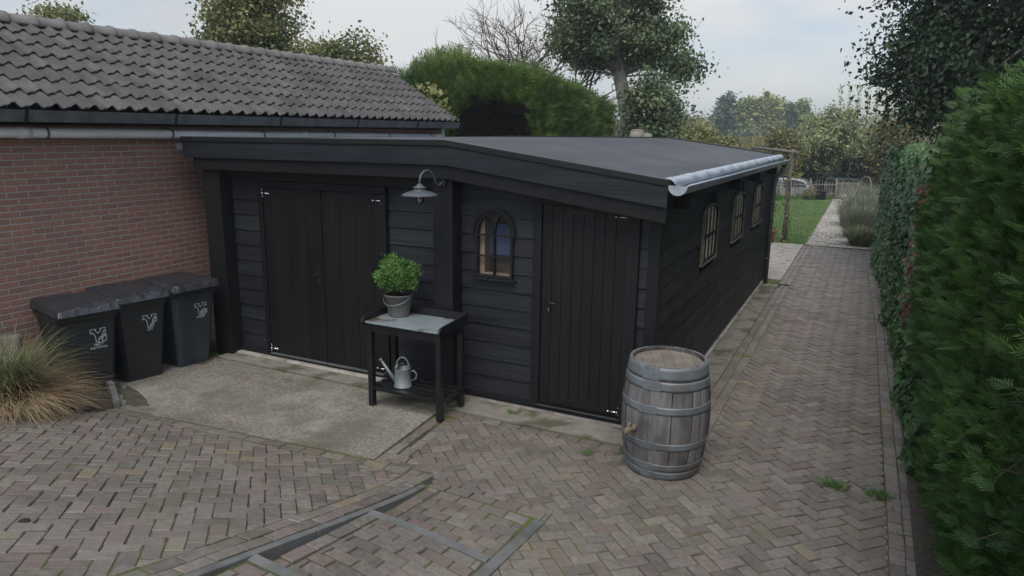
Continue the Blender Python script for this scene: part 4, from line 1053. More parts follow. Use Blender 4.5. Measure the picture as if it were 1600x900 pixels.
b.tube([sp0, sp0.lerp(sp1, .5), sp1], [.024, .016, .011], 14); b.tube([sp1, sp1 + (sp1 - sp0).normalized() * .02], [.016, .018], 14); b.build('spout', m_can, wc)
b = MB(); pts = []
for a in np.linspace(0, math.pi, 12): pts.append(Vector((cx, cy, cz + .205)) + dv * (.07 * math.cos(a)) + Vector((0, 0, .115 * math.sin(a))))
b.tube(pts, .008, 8); b.build('top_handle', m_can, wc)
b = MB(); pts = [Vector((cx, cy, cz + .17)) - dv * (.084), Vector((cx, cy, cz + .18)) - dv * .12, Vector((cx, cy, cz + .15)) - dv * .15, Vector((cx, cy, cz + .10)) - dv * .145, Vector((cx, cy, cz + .06)) - dv * .09]
b.tube(pts, .007, 8); b.build('back_handle', m_can, wc)

# pot with shrub on the tray
pt = thing('potted_shrub', 'round bright green shrub in a weathered zinc bucket on the table', 'potted plant', (-4.33, 6.08, .951))
px, py, pz_ = -4.33, 6.08, .951
b = MB(); b.lathe([(0, .003), (.102, .003), (.106, 0), (.108, .008), (.150, .225), (.158, .228), (.160, .235), (.157, .243), (.150, .243), (.145, .22)], (px, py, pz_), 40); pb = b.build('bucket', m_pot, pt)
b = MB(); b.lathe([(0, .215), (.146, .21)], (px, py, pz_), 24); b.build('potting_soil', m_soil, pt)
b = MB(); pts = []
for a in np.linspace(0, math.pi, 16):
    pts.append((px - .158 * math.cos(a), py - .158 * math.sin(a) * .98 - .004, pz_ + .225 - .085 * math.sin(a)))
b.tube(pts, .0033, 6); b.build('bucket_handle', m_zinct, pb)
nb = 9500
dr = unit(rng.normal(size=(nb, 3))); dr[:, 2] = np.where(dr[:, 2] < -.75, -dr[:, 2], dr[:, 2])
rad = .205 * (1 + .20 * nzf(dr, 5.0, 5)) * (rng.random(nb) ** .30) * (1 + .30 * rng.random(nb) * (nzf(dr, 9.0, 8) > .25))
Pb = dr * rad[:, None] * np.array([1.0, 1.0, .88]) + np.array([px, py, pz_ + .425])
npmesh('leaves', place(Pb, dr * .3 + rng.normal(size=(nb, 3)) * .8, .020 + .024 * rng.random(nb), T_leaf[0] * np.array([.6, 1, 1]), up=dr * 1.0 + np.array([0, 0, .9]), spin=.5), T_leaf[1], m_box, pt)
b = MB()
for k in range(26):
    d = unit(rng.normal(size=3)); d[2] = abs(d[2]) * .8 + .3; d = unit(d)
    b.tube([(px, py, pz_ + .2), tuple(np.array([px, py, pz_ + .24]) + d * .06), tuple(np.array([px, py, pz_ + .40]) + d * .15)], [.004, .003, .001], 5)
b.build('stems', m_twig, pt)

# ================================================================ BARREL
br = thing('oak_barrel', 'weathered grey oak barrel with galvanised hoops and a wooden spigot', 'barrel', (-1.375, 5.885, 0.004))
BX, BY = -1.375, 5.885
def brad(z): return .318 + .058 * math.sin(math.pi * min(max((z) / 1.0, 0), 1)) ** .9 + .008 * z
ns = 26; b = MB(); zs = np.linspace(0, 1.0, 15)
for k in range(ns):
    a0 = 2 * math.pi * k / ns + random.gauss(0, .012); a1 = 2 * math.pi * (k + 1) / ns - .006; vs = []
    dj = random.gauss(0, .0012)
    for z in zs:
        for q in range(4):
            a = a0 + (a1 - a0) * q / 3; r = brad(z) + dj - (.0016 if q in (0, 3) else 0); vs.append((r * math.cos(a), r * math.sin(a), z))
    for z in zs[::-1]:
        for q in range(4):
            a = a0 + (a1 - a0) * q / 3; r = brad(z) - .024; vs.append((r * math.cos(a), r * math.sin(a), z))
    n_ = len(zs) * 2
    fs = [(i * 4 + q, i * 4 + q + 1, ((i + 1) % n_) * 4 + q + 1, ((i + 1) % n_) * 4 + q) for i in range(n_) for q in range(3)]
    b.add([(x + BX, y + BY, z + .004) for x, y, z in vs], fs, True)
so = b.build('staves', m_stave, br); md = so.modifiers.new('e', 'EDGE_SPLIT'); md.split_angle = R(50)
b = MB()
for k in range(7):
    x0 = -.305 + k * .61 / 7; x1 = x0 + .61 / 7 - .002
    def cy_(x): return math.sqrt(max(.0, .302 ** 2 - x * x))
    pl = [(x0, -cy_(x0)), ((x0 + x1) / 2, -cy_((x0 + x1) / 2)), (x1, -cy_(x1)), (x1, cy_(x1)), ((x0 + x1) / 2, cy_((x0 + x1) / 2)), (x0, cy_(x0))]
    b.prism(pl, lambda u, v, t: (u * .94 - v * .34 + BX, u * .34 + v * .94 + BY, t), .952 , .97 + random.gauss(0, .0005))
b.build('head', m_head, br)
b = MB(); b.lathe([(0, .05), (.30, .05), (.30, .06), (0, .06)], (BX, BY, 0.004), 30); b.build('bottom_head', m_stave, br)
hoops = [(.892, .998), (.805, .882), (.605, .672), (.285, .350), (.085, .148), (.006, .072)]
for i, (z0, z1) in enumerate(hoops):
    b = MB(); pr = []
    for t in np.linspace(0, 1, 5): z = z0 + (z1 - z0) * t; pr.append((brad(z) + .003, z))
    pr = [(brad(z0) - .001, z0)] + pr + [(brad(z1) - .001, z1)]
    b.lathe(pr, (BX, BY, .004), 64); h = b.build('hoop', m_hoop, br)
    c = MB(); a0 = R(-112) + (.05 if i % 2 else 0); zm = (z0 + z1) / 2
    vs = [((brad(z) + .006) * math.cos(a) + BX, (brad(z) + .006) * math.sin(a) + BY, z + .004) for z in (z0 + .002, zm, z1 - .002) for a in np.linspace(a0, a0 + .42, 7)]
    c.add(vs, [(q * 7 + k, q * 7 + k + 1, (q + 1) * 7 + k + 1, (q + 1) * 7 + k) for q in range(2) for k in range(6)], True); c.build('hoop_overlap', m_hoop, h)
    c = MB(); cnt = 3 if i == 0 else 2
    for rr in range(cnt):
        for aa in (a0 + .12, a0 + .26):
            z = z0 + (z1 - z0) * (rr + .5) / cnt if cnt == 3 else zm
            if cnt == 2 and rr == 1: continue
            c.lathe([(0, .004), (.006, .003), (.009, 0)], n=8, mat=Matrix.Translation(((brad(z) + .006) * math.cos(aa) + BX, (brad(z) + .006) * math.sin(aa) + BY, z + .004)) @ Matrix.Rotation(aa, 4, 'Z') @ Matrix.Rotation(R(90), 4, 'Y'))
    c.build('rivets', m_hoop, h)
a = R(-116); d = Vector((math.cos(a), math.sin(a), 0)); s0 = Vector((BX, BY, .455)) + d * brad(.45)
b = MB(); b.tube([s0 - d * .01, s0 + d * .03, s0 + d * .07, s0 + d * .11 + Vector((0, 0, -.012)), s0 + d * .125 + Vector((0, 0, -.035))], [.030, .032, .026, .028, .022], 14)
b.tube([s0 + d * .08 + Vector((0, 0, -.03)), s0 + d * .08 + Vector((0, 0, .02)), s0 + d * .08 + Vector((0, 0, .045))], [.016, .018, .012], 12)
sg = b.build('spigot', m_spigot, br)
b = MB(); tdir = Vector((-d.y, d.x, 0)); q0 = s0 + d * .08 + Vector((0, 0, .05)); b.tube([q0 - tdir * .03, q0 + tdir * .03], .010, 10); b.build('spigot_key', m_spigot, sg)

# ================================================================ WHEELIE BINS
def text_mesh(txt, size):
    cu = bpy.data.curves.new('t', 'FONT'); cu.body = txt; cu.size = size; cu.align_x = 'CENTER'; cu.offset = size * .012; cu.resolution_u = 3
    ob = bpy.data.objects.new('t', cu); scene.collection.objects.link(ob); dg = bpy.context.evaluated_depsgraph_get()
    me = ob.evaluated_get(dg).to_mesh(); vs = [tuple(v.co) for v in me.vertices]; fs = [tuple(p.vertices) for p in me.polygons]
    ob.to_mesh_clear() if hasattr(ob, 'to_mesh_clear') else None
    bpy.data.objects.remove(ob); bpy.data.curves.remove(cu); return vs, fs
def wheelie(loc, rz, label, lines, kind, seed, tilt=0):
    t = thing('wheelie_bin', label, 'wheelie bin', (0, 0, 0), 'wheelie bins against the brick wall')
    r_ = random.Random(seed)
    # body: front toward -Y
    def sec(z):
        k = z / .98; hw = .215 + .078 * k; yf = -.235 - .095 * k; yb = .25 + .085 * k; ch = .045
        return [(-hw + ch, yf), (hw - ch, yf), (hw, yf + ch), (hw, yb - ch), (hw - ch, yb), (-hw + ch, yb), (-hw, yb - ch), (-hw, yf + ch)], hw, yf
    b = MB(); vs = []; zz = [0, .02, .1, .4, .7, .93]
    for i, z in enumerate(zz):
        pl, _, _ = sec(z)
        if i == 0: pl = [(x * .95, y * .95) for x, y in pl]
        vs += [(x, y, z + .008) for x, y in pl]
    fs = [tuple(range(8))[::-1]] + [(i * 8 + k, i * 8 + (k + 1) % 8, (i + 1) * 8 + (k + 1) % 8, (i + 1) * 8 + k) for i in range(len(zz) - 1) for k in range(8)]
    b.add(vs, fs); body = b.build('body', m_binb if kind == 2 else m_bin, t, bevel=.008, local=True)
    # rim
    b = MB(); pl, hw, yf = sec(.95); ou = [(x * 1.045, y * 1.045) for x, y in pl]; ou2 = [(x * 1.06, y * 1.06) for x, y in pl]
    vs = [(x, y, .90) for x, y in pl] + [(x, y, .915) for x, y in ou] + [(x, y, .96) for x, y in ou2] + [(x, y, .965) for x, y in pl]
    b.add(vs, [(i * 8 + k, i * 8 + (k + 1) % 8, (i + 1) * 8 + (k + 1) % 8, (i + 1) * 8 + k) for i in range(3) for k in range(8)]); b.build('rim', m_bin, t, local=True, bevel=.004)
    # vertical ribs on the front corners
    # lid with draped wrinkled plastic
    n = 84; b = MB(); vs = []
    hwx, y0, y1 = .322, -.40, .37
    for j in range(n + 1):
        for i in range(n + 1):
            u = i / n * 2 - 1; v = j / n * 2 - 1
            x = u * hwx; y = (y0 + y1) / 2 + v * (y1 - y0) / 2
            e = max(abs(u), abs(v)); 
            z = 1.02 + .055 * (1 - min(1, (max(0, e - .5)) / .5) ** 2.2) - (.035 if e > .97 else 0) + (.02 * (v + 1) * .5)
            # rounded corners
            cr_ = max(0, abs(u) + abs(v) - 1.78); x *= 1 - cr_ * .22; y = y * (1 - cr_ * .12)
            vs.append((x, y, z))
    fs = [(j * (n + 1) + i, j * (n + 1) + i + 1, (j + 1) * (n + 1) + i + 1, (j + 1) * (n + 1) + i) for j in range(n) for i in range(n)]
    P = np.array(vs); e = np.maximum(np.abs(P[:, 0]) / hwx, np.abs((P[:, 1] - (y0 + y1) / 2)) / ((y1 - y0) / 2))
    w1 = 1.1 - 2 * np.abs(nzf(P * np.array([1, 1.2, .2]), 11, seed)); w2 = .8 - 2 * np.abs(nzf(P + 3, 34, seed + 1))
    amp = .002 + .013 * np.clip((e - .62) / .3, 0, 1)
    P[:, 2] += np.where(e > .97, -.012, 1) * (np.abs(w1) * amp * 1.2 + w2 * amp * .5)
    out = np.clip((e - .9) / .1, 0, 1)[:, None]; P[:, :2] += out * np.sign(P[:, :2]) * np.array([[.006, .006]]) * w2[:, None]
    b.add([tuple(p) for p in P], fs, True); lid = b.build('lid_cover', m_bag, t, local=True)
    b = MB(); 
    b.prism([(-.305, -.382), (.305, -.382), (.312, -.33), (.312, .36), (-.312, .36), (-.312, -.33)], lambda u, v, t_: (u, v, t_), .966, 1.012); b.build('lid', m_bin, t, local=True, bevel=.01)
    # wheels, axle, handle at the back
    for sx in (-1, 1):
        c = MB(); c.tube([(sx * .245, .27, .10), (sx * .285, .27, .10)], .10, 24, smooth=True); wh = c.build('wheel', m_dark, t, local=True, bevel=.006)
        c = MB(); c.tube([(sx * .284, .27, .10), (sx * .289, .27, .10)], .045, 16); c.build('hub', m_bin, wh, local=True)
    c = MB(); c.tube([(-.25, .27, .10), (.25, .27, .10)], .012, 8); c.tube([(-.27, .36, .93), (-.25, .42, .95), (.25, .42, .95), (.27, .36, .93)], .014, 10); c.build('handle', m_bin, t, local=True)
    # print on the front
    sl = .075 / .98
    def fr(u, z, off=.003): k = z / .98; return (u, -.235 - .095 * k - off, z + .008)
    em = MB()
    def stroke(pts, w=.0075, dx=.075, dz=.685, s_=1.0):
        P_ = [Vector((p[0] * s_, p[1] * s_)) for p in pts]
        for p, q in zip(P_[:-1], P_[1:]):
            d_ = (q - p); 
            if d_.length < 1e-6: continue
            d_.normalize(); nn_ = Vector((-d_.y, d_.x)) * w / 2; p2 = p - d_ * w * .35; q2 = q + d_ * w * .35
            em.add([fr(dx + a_.x, dz + a_.y) for a_ in (p2 + nn_, p2 - nn_, q2 - nn_, q2 + nn_)], [(0, 1, 2, 3)])
    # forked arrow outline
    stroke([(-.075, .095), (-.018, .095), (-.030, .083), (.0, .045), (.03, .083), (.018, .095), (.075, .095), (.075, .052), (.058, .066), (.045, .05)])
    stroke([(-.075, .095), (-.075, .048), (-.058, .062), (-.040, .040), (-.028, .010), (-.024, -.025), (-.022, -.052), (-.004, -.052)])
    if kind == 0:
        stroke([(.0, -.06), (.036, -.06), (.040, -.02), (.002, -.022), (.0, -.06)]); stroke([(.008, -.02), (.014, .0), (.03, .004), (.036, -.02)]); stroke([(.042, -.055), (.074, -.052), (.082, -.01), (.074, .03), (.05, .034), (.036, .02), (.042, -.01), (.042, -.055)]); stroke([(.036, .02), (.06, .012), (.078, .03)]); stroke([(.05, -.01), (.062, .016), (.07, .0)])
    elif kind == 1:
        stroke([(.0, -.045), (.02, -.058), (.04, -.04), (.05, -.005), (.062, .01), (.08, .012), (.078, .03), (.055, .04), (.035, .03), (.03, .0), (.012, -.018), (.0, -.045)]); stroke([(.04, .03), (.06, .05), (.085, .045)]); stroke([(.012, -.04), (.035, -.02), (.05, .02)])
    else:
        for k_ in range(3): stroke([(.0, -.05 + k_ * .02), (.045, -.062 + k_ * .02), (.085, -.035 + k_ * .02), (.04, -.02 + k_ * .02), (.0, -.05 + k_ * .02)])
        stroke([(.0, -.05), (.0, -.01)]); stroke([(.085, -.035), (.085, .005)])
    em.build('emblem', m_print, body, local=True)
    tm = MB()
    for i, ln in enumerate(lines):
        v_, f_ = text_mesh(ln, .034 if len(lines) > 1 else .036)
        tm.add([fr(.078 + x, .595 - i * .034 + y) for x, y, _ in v_], f_)
    tm.build('lettering', m_print, body, local=True)
    t.location = loc; t.rotation_euler = (0, 0, rz)
    return t
wheelie((-7.46, 4.575, .0), R(78), 'black wheelie bin beside the ornamental grass, with jug and can emblem', ['PMD +', 'RESTAFVAL'], 0, 1)
wheelie((-7.50, 5.215, .0), R(79), 'middle black wheelie bin, with a bone-like GFT emblem', ['GFT'], 1, 2)
wheelie((-7.46, 5.86, .0), R(84), 'black wheelie bin next to the shed corner post, with paper stack emblem', ['PAPIER'], 2, 3)
#PART4

# ================================================================ VEGETATION
def grow(P, g, size, T, mat, name, parent):
    """sprays with growth direction g"""
    g = unit(g); N = unit(np.cross(g, rng.normal(size=g.shape))); S = np.asarray(size).reshape(-1, 1, 1); X = np.cross(g, N); T_ = T[0]
    V = P[:, None, :] + S * (T_[None, :, 0:1] * X[:, None, :] + T_[None, :, 1:2] * g[:, None, :] + T_[None, :, 2:3] * N[:, None, :])
    return npmesh(name, V.reshape(-1, 3), T[1], mat, parent)
def grid_mesh(fn, us, vs_, name, mat, parent):
    b = MB(); V = [fn(u, v) for v in vs_ for u in us]; n = len(us)
    b.add(V, [(j * n + i, j * n + i + 1, (j + 1) * n + i + 1, (j + 1) * n + i) for j in range(len(vs_) - 1) for i in range(n - 1)], True)
    return b.build(name, mat, parent)
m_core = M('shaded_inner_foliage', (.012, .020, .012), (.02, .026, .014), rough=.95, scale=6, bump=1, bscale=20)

# --- conifer hedge on the right
hd = thing('conifer_hedge', 'tall dense green conifer hedge along the right edge of the brick path', 'hedge', (1.3, 6.5, 0))
def htop(y): return 3.14 - .10 * max(0, y - 6.0) - .28 * max(0, y - 8.6) + .0 * y
def hx(y, z):
    k = z / 3.3; return .76 - .10 * math.sin(math.pi * min(1, max(0, k * 1.05))) + .25 * max(0, k - .8) 
us = np.linspace(2.0, 9.9, 40); vv = np.linspace(0, 1, 22)
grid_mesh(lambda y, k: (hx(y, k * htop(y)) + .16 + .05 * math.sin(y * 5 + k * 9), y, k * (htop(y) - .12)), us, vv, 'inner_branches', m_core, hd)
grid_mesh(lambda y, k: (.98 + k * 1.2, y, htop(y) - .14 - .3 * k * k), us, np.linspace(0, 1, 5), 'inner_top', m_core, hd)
b = MB()
for y in np.arange(2.6, 9.8, .55): b.tube([(1.25, y, 0), (1.25 + random.gauss(0, .03), y, 1.5), (1.3, y + .05, 2.9)], [.05, .04, .02], 7)
b.build('trunks', m_bark, hd)
b = MB(); rt_ = random.Random(9)
for k in range(520):
    y = rt_.uniform(3, 9.6); z = rt_.uniform(.05, 3.0) * rt_.random() ** .5; x = hx(y, z) + .05; L = rt_.uniform(.08, .2)
    b.tube([(x + .1, y, z), (x, y + rt_.gauss(0, .02), z + .03), (x - L * .6, y + rt_.gauss(0, .05), z + rt_.gauss(.03, .05))], [.005, .004, .0015], 4, cap=False)
b.build('dead_twigs', m_twig, hd)['kind'] = 'stuff'
n = 36000; y = rng.uniform(2.4, 9.7, n); 
y = np.where(rng.random(n) < .45, rng.uniform(3.6, 7.0, n), y)
z = (rng.random(n) ** .92) * np.array([htop(a) for a in y]) 
x = np.array([hx(a, c) for a, c in zip(y, z)]); P = np.stack([x, y, z], 1)
nv = nzf(P * np.array([1, 1, 1.3]), 3.2, 21); P[:, 0] += -.085 * nv + .05 + rng.normal(size=n) * .035
g = np.stack([-.62 - .3 * rng.random(n), rng.normal(size=n) * .55 - .1, .42 + rng.normal(size=n) * .5], 1)
P -= unit(g) * .07
sz = (.07 + .065 * rng.random(n)) * (1 + .3 * (nv > .35))
grow(P, g, sz, T_spray, m_cyp, 'foliage', hd)
n = 3000; y = rng.uniform(2.4, 9.7, n); P = np.stack([.85 + .9 * rng.random(n) ** 1.5, y, np.array([htop(a) for a in y]) - .08 + rng.normal(size=n) * .05], 1)
g = np.stack([-.5 + rng.normal(size=n) * .5, rng.normal(size=n) * .5, .9 + 0 * y], 1); grow(P, g, .16 + .14 * rng.random(n), T_spray, m_cyp, 'top_foliage', hd)
n = 900; y = rng.uniform(3.4, 9, n); z = rng.uniform(.3, 3.3, n); P = np.stack([np.array([hx(a, c) for a, c in zip(y, z)]) - .03, y, z], 1)
g = np.stack([-.75 + 0 * y, rng.normal(size=n) * .5, .35 + rng.normal(size=n) * .3], 1); grow(P, g, .09 + .08 * rng.random(n), T_spray, m_cyp, 'long_shoots', hd)

# --- ivy wall beyond it
iv = thing('ivy_hedge', 'long ivy covered garden wall of glossy dark leaves beyond the conifer hedge', 'ivy hedge', (1.0, 14.5, 0))
def ix(y): return .90 - .0255 * y
def itop(y): return 2.66 - .022 * (y - 10) 
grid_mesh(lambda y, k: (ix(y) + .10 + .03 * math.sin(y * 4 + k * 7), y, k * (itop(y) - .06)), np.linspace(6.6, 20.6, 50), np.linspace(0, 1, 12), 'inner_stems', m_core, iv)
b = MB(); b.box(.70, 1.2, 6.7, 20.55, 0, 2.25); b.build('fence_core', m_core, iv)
n = 21000; y = 6.6 + 14.0 * rng.random(n) ** 1.35; z = rng.random(n) * np.array([itop(a) for a in y]); x = np.array([ix(a) for a in y])
keep = (y > 9.3) | (z < .75 - .22 * (9.3 - y) * .6 + .25 * rng.random(n)) ; y, z, x = y[keep], z[keep], x[keep]; n = len(y)
P = np.stack([x, y, z], 1); nv = nzf(P, 3.0, 31); P[:, 0] += -.09 * nv + rng.normal(size=n) * .03 - .05 * (z < .5)
N = np.stack([-1 + 0 * y, rng.normal(size=n) * .45 - .35, .55 + rng.normal(size=n) * .4], 1)
npmesh('leaves', place(P, N, .045 + .05 * rng.random(n) + .012 * (y < 10), T_ivy[0], up=np.array([-.2, 0, -1.0]), spin=.45), T_ivy[1], m_ivy, iv)
n = 3600; y = rng.uniform(9.0, 20.6, n); P = np.stack([np.array([ix(a) for a in y]) + .5 * rng.random(n), y, np.array([itop(a) for a in y]) + rng.normal(size=n) * .06], 1)
P[:, 2] += .10 * nzf(P, 2.5, 9)
npmesh('top_leaves', place(P, rng.normal(size=(n, 3)) * .5 + np.array([-.4, -.3, .9]), .05 + .05 * rng.random(n), T_ivy[0]), T_ivy[1], m_ivy, iv)
n = 1500; P = np.stack([ix(20.5) + .35 * rng.random(n) , 20.6 + .1 * rng.normal(size=n) * .5, 2.3 * rng.random(n)], 1)
npmesh('end_leaves', place(P, rng.normal(size=(n, 3)) * .5 + np.array([-.5, .6, .3]), .06 + .05 * rng.random(n), T_ivy[0]), T_ivy[1], m_ivy, iv)
# dead reddish ivy patch
n = 260; y = rng.uniform(8.9, 9.8, n); P = np.stack([.60 + rng.normal(size=n) * .04, y, 2.35 - 1.6 * rng.random(n)], 1)
npmesh('dead_leaves', place(P, rng.normal(size=(n, 3)) * .4 + np.array([-1, -.4, .2]), .05 + .03 * rng.random(n), T_ivy[0]), T_ivy[1], m_redleaf, iv)

# --- generic tree
def tree(name, label, cat, base, trunk, tr, crowns, nleaf, size, mat, bark=None, group=None, T=T_leaf, clump=.5, spread=.6, limb=.25, up=.5, lower_keep=0, part='crown', seed=None):
    global rng
    if seed is not None: rng = np.random.default_rng(seed)
    t = thing(name, label, cat, base, group)
    b = MB()
    if trunk:
        rs = np.linspace(tr, tr * .35, len(trunk)); b.tube(trunk, list(rs), 12)
    C = []
    for (c, rad, ncl) in crowns:
        d = unit(rng.normal(size=(ncl, 3))); r = rng.random(ncl) ** .38; C.append(np.array(c) + d * r[:, None] * np.array(rad) * (1 + .16 * nzf(d, 2.2, int(abs(c[0] * 10)) + 3))[:, None])
    C = np.concatenate(C); 
    if trunk:
        TP = np.array(trunk)
        for k in rng.choice(len(C), min(len(C), int(len(C) * limb)), replace=False):
            i = int(np.argmin(np.linalg.norm(TP - C[k], axis=1) + (TP[:, 2] > C[k][2]) * 2)); s0 = TP[i]; e = C[k]; mid = s0 * .5 + e * .5 + np.array([0, 0, .12 * np.linalg.norm(e - s0)]) + rng.normal(size=3) * .12
            L = np.linalg.norm(e - s0); r0 = min(tr * .4, .015 + .012 * L); b.tube([s0, mid, e, e + (e - mid) * .25], [r0, r0 * .6, r0 * .3, r0 * .1], 6)
    if b.v: b.build('trunk' if trunk else 'stems', bark or m_bark, t)
    w = rng.integers(0, len(C), nleaf); cs = clump * (.6 + .8 * rng.random(len(C)))
    P = C[w] + rng.normal(size=(nleaf, 3)) * cs[w][:, None] * np.array([spread, spread, spread * .75]) 
    cen = np.mean(C, axis=0); N = unit(P - cen) * .6 + rng.normal(size=(nleaf, 3)) * .8 + np.array([0, 0, up])
    S = size * (.6 + .8 * rng.random(nleaf))
    npmesh(part, place(P, N, S, T[0]), T[1], mat, t)
    return t

# big dark tree on the right
tree('dark_tree', 'huge dark broadleaf tree overhanging the ivy hedge at top right', 'tree', (1.08, 15.5, 0),
     [(1.08, 15.5, 0), (1.10, 15.5, 2.0), (1.2, 15.6, 3.4), (1.7, 15.9, 4.8), (2.4, 16.3, 6.5), (3, 16.6, 8)], .15,
     [((3.4, 17.0, 6.3), (3.4, 3.0, 3.0), 190), ((2.6, 16.0, 3.9), (2.3, 1.6, 1.0), 90), ((1.0, 16.6, 4.3), (1.05, 1.4, .85), 42), ((.9, 17.0, 5.9), (.9, 1.4, .8), 26), ((4.6, 15.0, 5.0), (2.2, 2, 2.6), 80)],
     95000, .098, m_maple, clump=.34, spread=.9, limb=.35, seed=5)
# hedge at the back behind the shed roof
bh = thing('conifer_hedge', 'overgrown conifer hedge behind the shed roof with a bare brown hollow in its side', 'hedge', (-9.0, 16.5, 0))
def btop(x): return float(np.interp(x, [-13, -11.5, -10.7, -10.2, -9.4, -8, -7.2, -6.9], [3.2, 3.5, 4.05, 4.35, 4.40, 4.28, 4.12, 3.95]))
def hollow(x, z): return ((x + 8.15) / 1.15) ** 2 + ((z - 2.75) / .85) ** 2
m_hol = M('dead_inner_branches', (.045, .03, .022), (.025, .018, .014), rough=.95, scale=5, stretch=(1, 1, 1), bump=1, bscale=12)
grid_mesh(lambda x, k: (x, 15.72 + (.75 * max(0, 1 - hollow(x, k * btop(x))) ** .5), k * (btop(x) - .2)), np.linspace(-12.5, -7.0, 45), np.linspace(0, 1, 26), 'inner_branches', m_hol, bh)
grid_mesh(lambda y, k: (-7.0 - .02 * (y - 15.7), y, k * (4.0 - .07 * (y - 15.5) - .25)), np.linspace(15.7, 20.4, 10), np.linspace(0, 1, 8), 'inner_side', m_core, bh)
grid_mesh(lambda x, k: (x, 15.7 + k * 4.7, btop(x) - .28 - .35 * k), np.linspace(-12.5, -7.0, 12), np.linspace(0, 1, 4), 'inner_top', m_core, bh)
n = 9500; x = rng.uniform(-12.4, -6.85, n); z = 1.9 + rng.random(n) ** .8 * (np.array([btop(a) for a in x]) - 1.9)
hv = ((x + 8.15) / 1.15) ** 2 + ((z - 2.75) / .85) ** 2 + .25 * nzf(np.stack([x, z, x], 1), 4, 4); keep = hv > 1; x, z = x[keep], z[keep]; n = len(x)
P = np.stack([x, 15.55 + rng.normal(size=n) * .08, z], 1); nv = nzf(P, 2.0, 41); P[:, 1] -= .18 * nv; P[:, 1] += np.clip((z - np.array([btop(a) for a in x]) + .5), 0, 1) * .6
g = np.stack([rng.normal(size=n) * .4 + .25, -.7 + rng.normal(size=n) * .25, .55 + rng.normal(size=n) * .35], 1)
grow(P, g, .22 + .16 * rng.random(n), T_spray3, m_cyp2, 'foliage', bh)
n = 4200; y = rng.uniform(15.5, 20.3, n); zt_ = 4.02 - .09 * (y - 15.5); z = 1.9 + rng.random(n) ** .8 * (zt_ - 1.9)
P = np.stack([-6.9 + .12 * nzf(np.stack([y, z, y], 1), 2, 6) + rng.normal(size=n) * .05, y, z], 1)
g = np.stack([.75 + rng.normal(size=n) * .3, rng.normal(size=n) * .4 - .3, .5 + rng.normal(size=n) * .35], 1); grow(P, g, .2 + .13 * rng.random(n), T_spray3, m_cyp2, 'side_foliage', bh)
n = 3600; x = rng.uniform(-12.4, -6.9, n); y = 15.6 + 4.6 * rng.random(n) ** 1.5; P = np.stack([x, y, np.array([btop(a) for a in x]) - .15 - .07 * (y - 15.5) + rng.normal(size=n) * .08], 1)
g = np.stack([rng.normal(size=n) * .5 + .1, rng.normal(size=n) * .4 - .2, .9 + 0 * x], 1); grow(P, g, .22 + .2 * rng.random(n) + .14 * (rng.random(n) > .9), T_spray3, m_cyp2, 'top_foliage', bh)
n = 130; x = rng.uniform(-11.3, -9.2, n); P = np.stack([x, 15.7 + rng.random(n), np.array([btop(a) for a in x]) - .05], 1); g = np.stack([rng.normal(size=n) * .5 - .2, rng.normal(size=n) * .2, .8 + 0 * x], 1)
grow(P, g, .45 + .25 * rng.random(n), T_spray, m_cyp2, 'long_shoots', bh)
b = MB()
for k in range(420):
    a = random.random() * 6.28; r = random.random() ** .5; x0 = -8.15 + 1.15 * r * math.cos(a); z0 = 2.75 + .85 * r * math.sin(a)
    y0 = 15.72 + .72 * max(0, 1 - r * r) ** .5; L = random.uniform(.15, .6); dx = random.gauss(0, .6); dz = random.gauss(.15, .35)
    b.tube([(x0, y0, z0), (x0 + dx * L * .5, y0 - .18, z0 + dz * L * .5), (x0 + dx * L, y0 - .30 - random.random() * .15, z0 + dz * L - .05)], [.009, .006, .002], 4, cap=False)
b.build('dead_twigs', m_twig, bh)['kind'] = 'stuff'
# vine trailing at its left foot
n = 260; P = np.stack([-8.7 - 1.0 * rng.random(n), 14.4 + .5 * rng.random(n), 2.95 + 1.0 * rng.random(n)], 1); P[:, 0] -= (P[:, 2] - 3) * .55
vn = thing('climbing_vine', 'yellow green vine growing up beside the gable end of the tiled roof', 'climbing plant', (-9.2, 14.6, 0))
b = MB(); b.tube([(-9.0, 14.6, 0), (-8.9, 14.6, 2.6), (-9.3, 14.6, 3.2), (-9.8, 14.65, 3.9)], [.02, .016, .01, .004], 6); b.build('stem', m_bark, vn)
npmesh('leaves', place(P, rng.normal(size=(n, 3)) * .6 + np.array([.3, -.7, .5]), .08 + .06 * rng.random(n), T_ivy[0]), T_ivy[1], m_vine, vn)

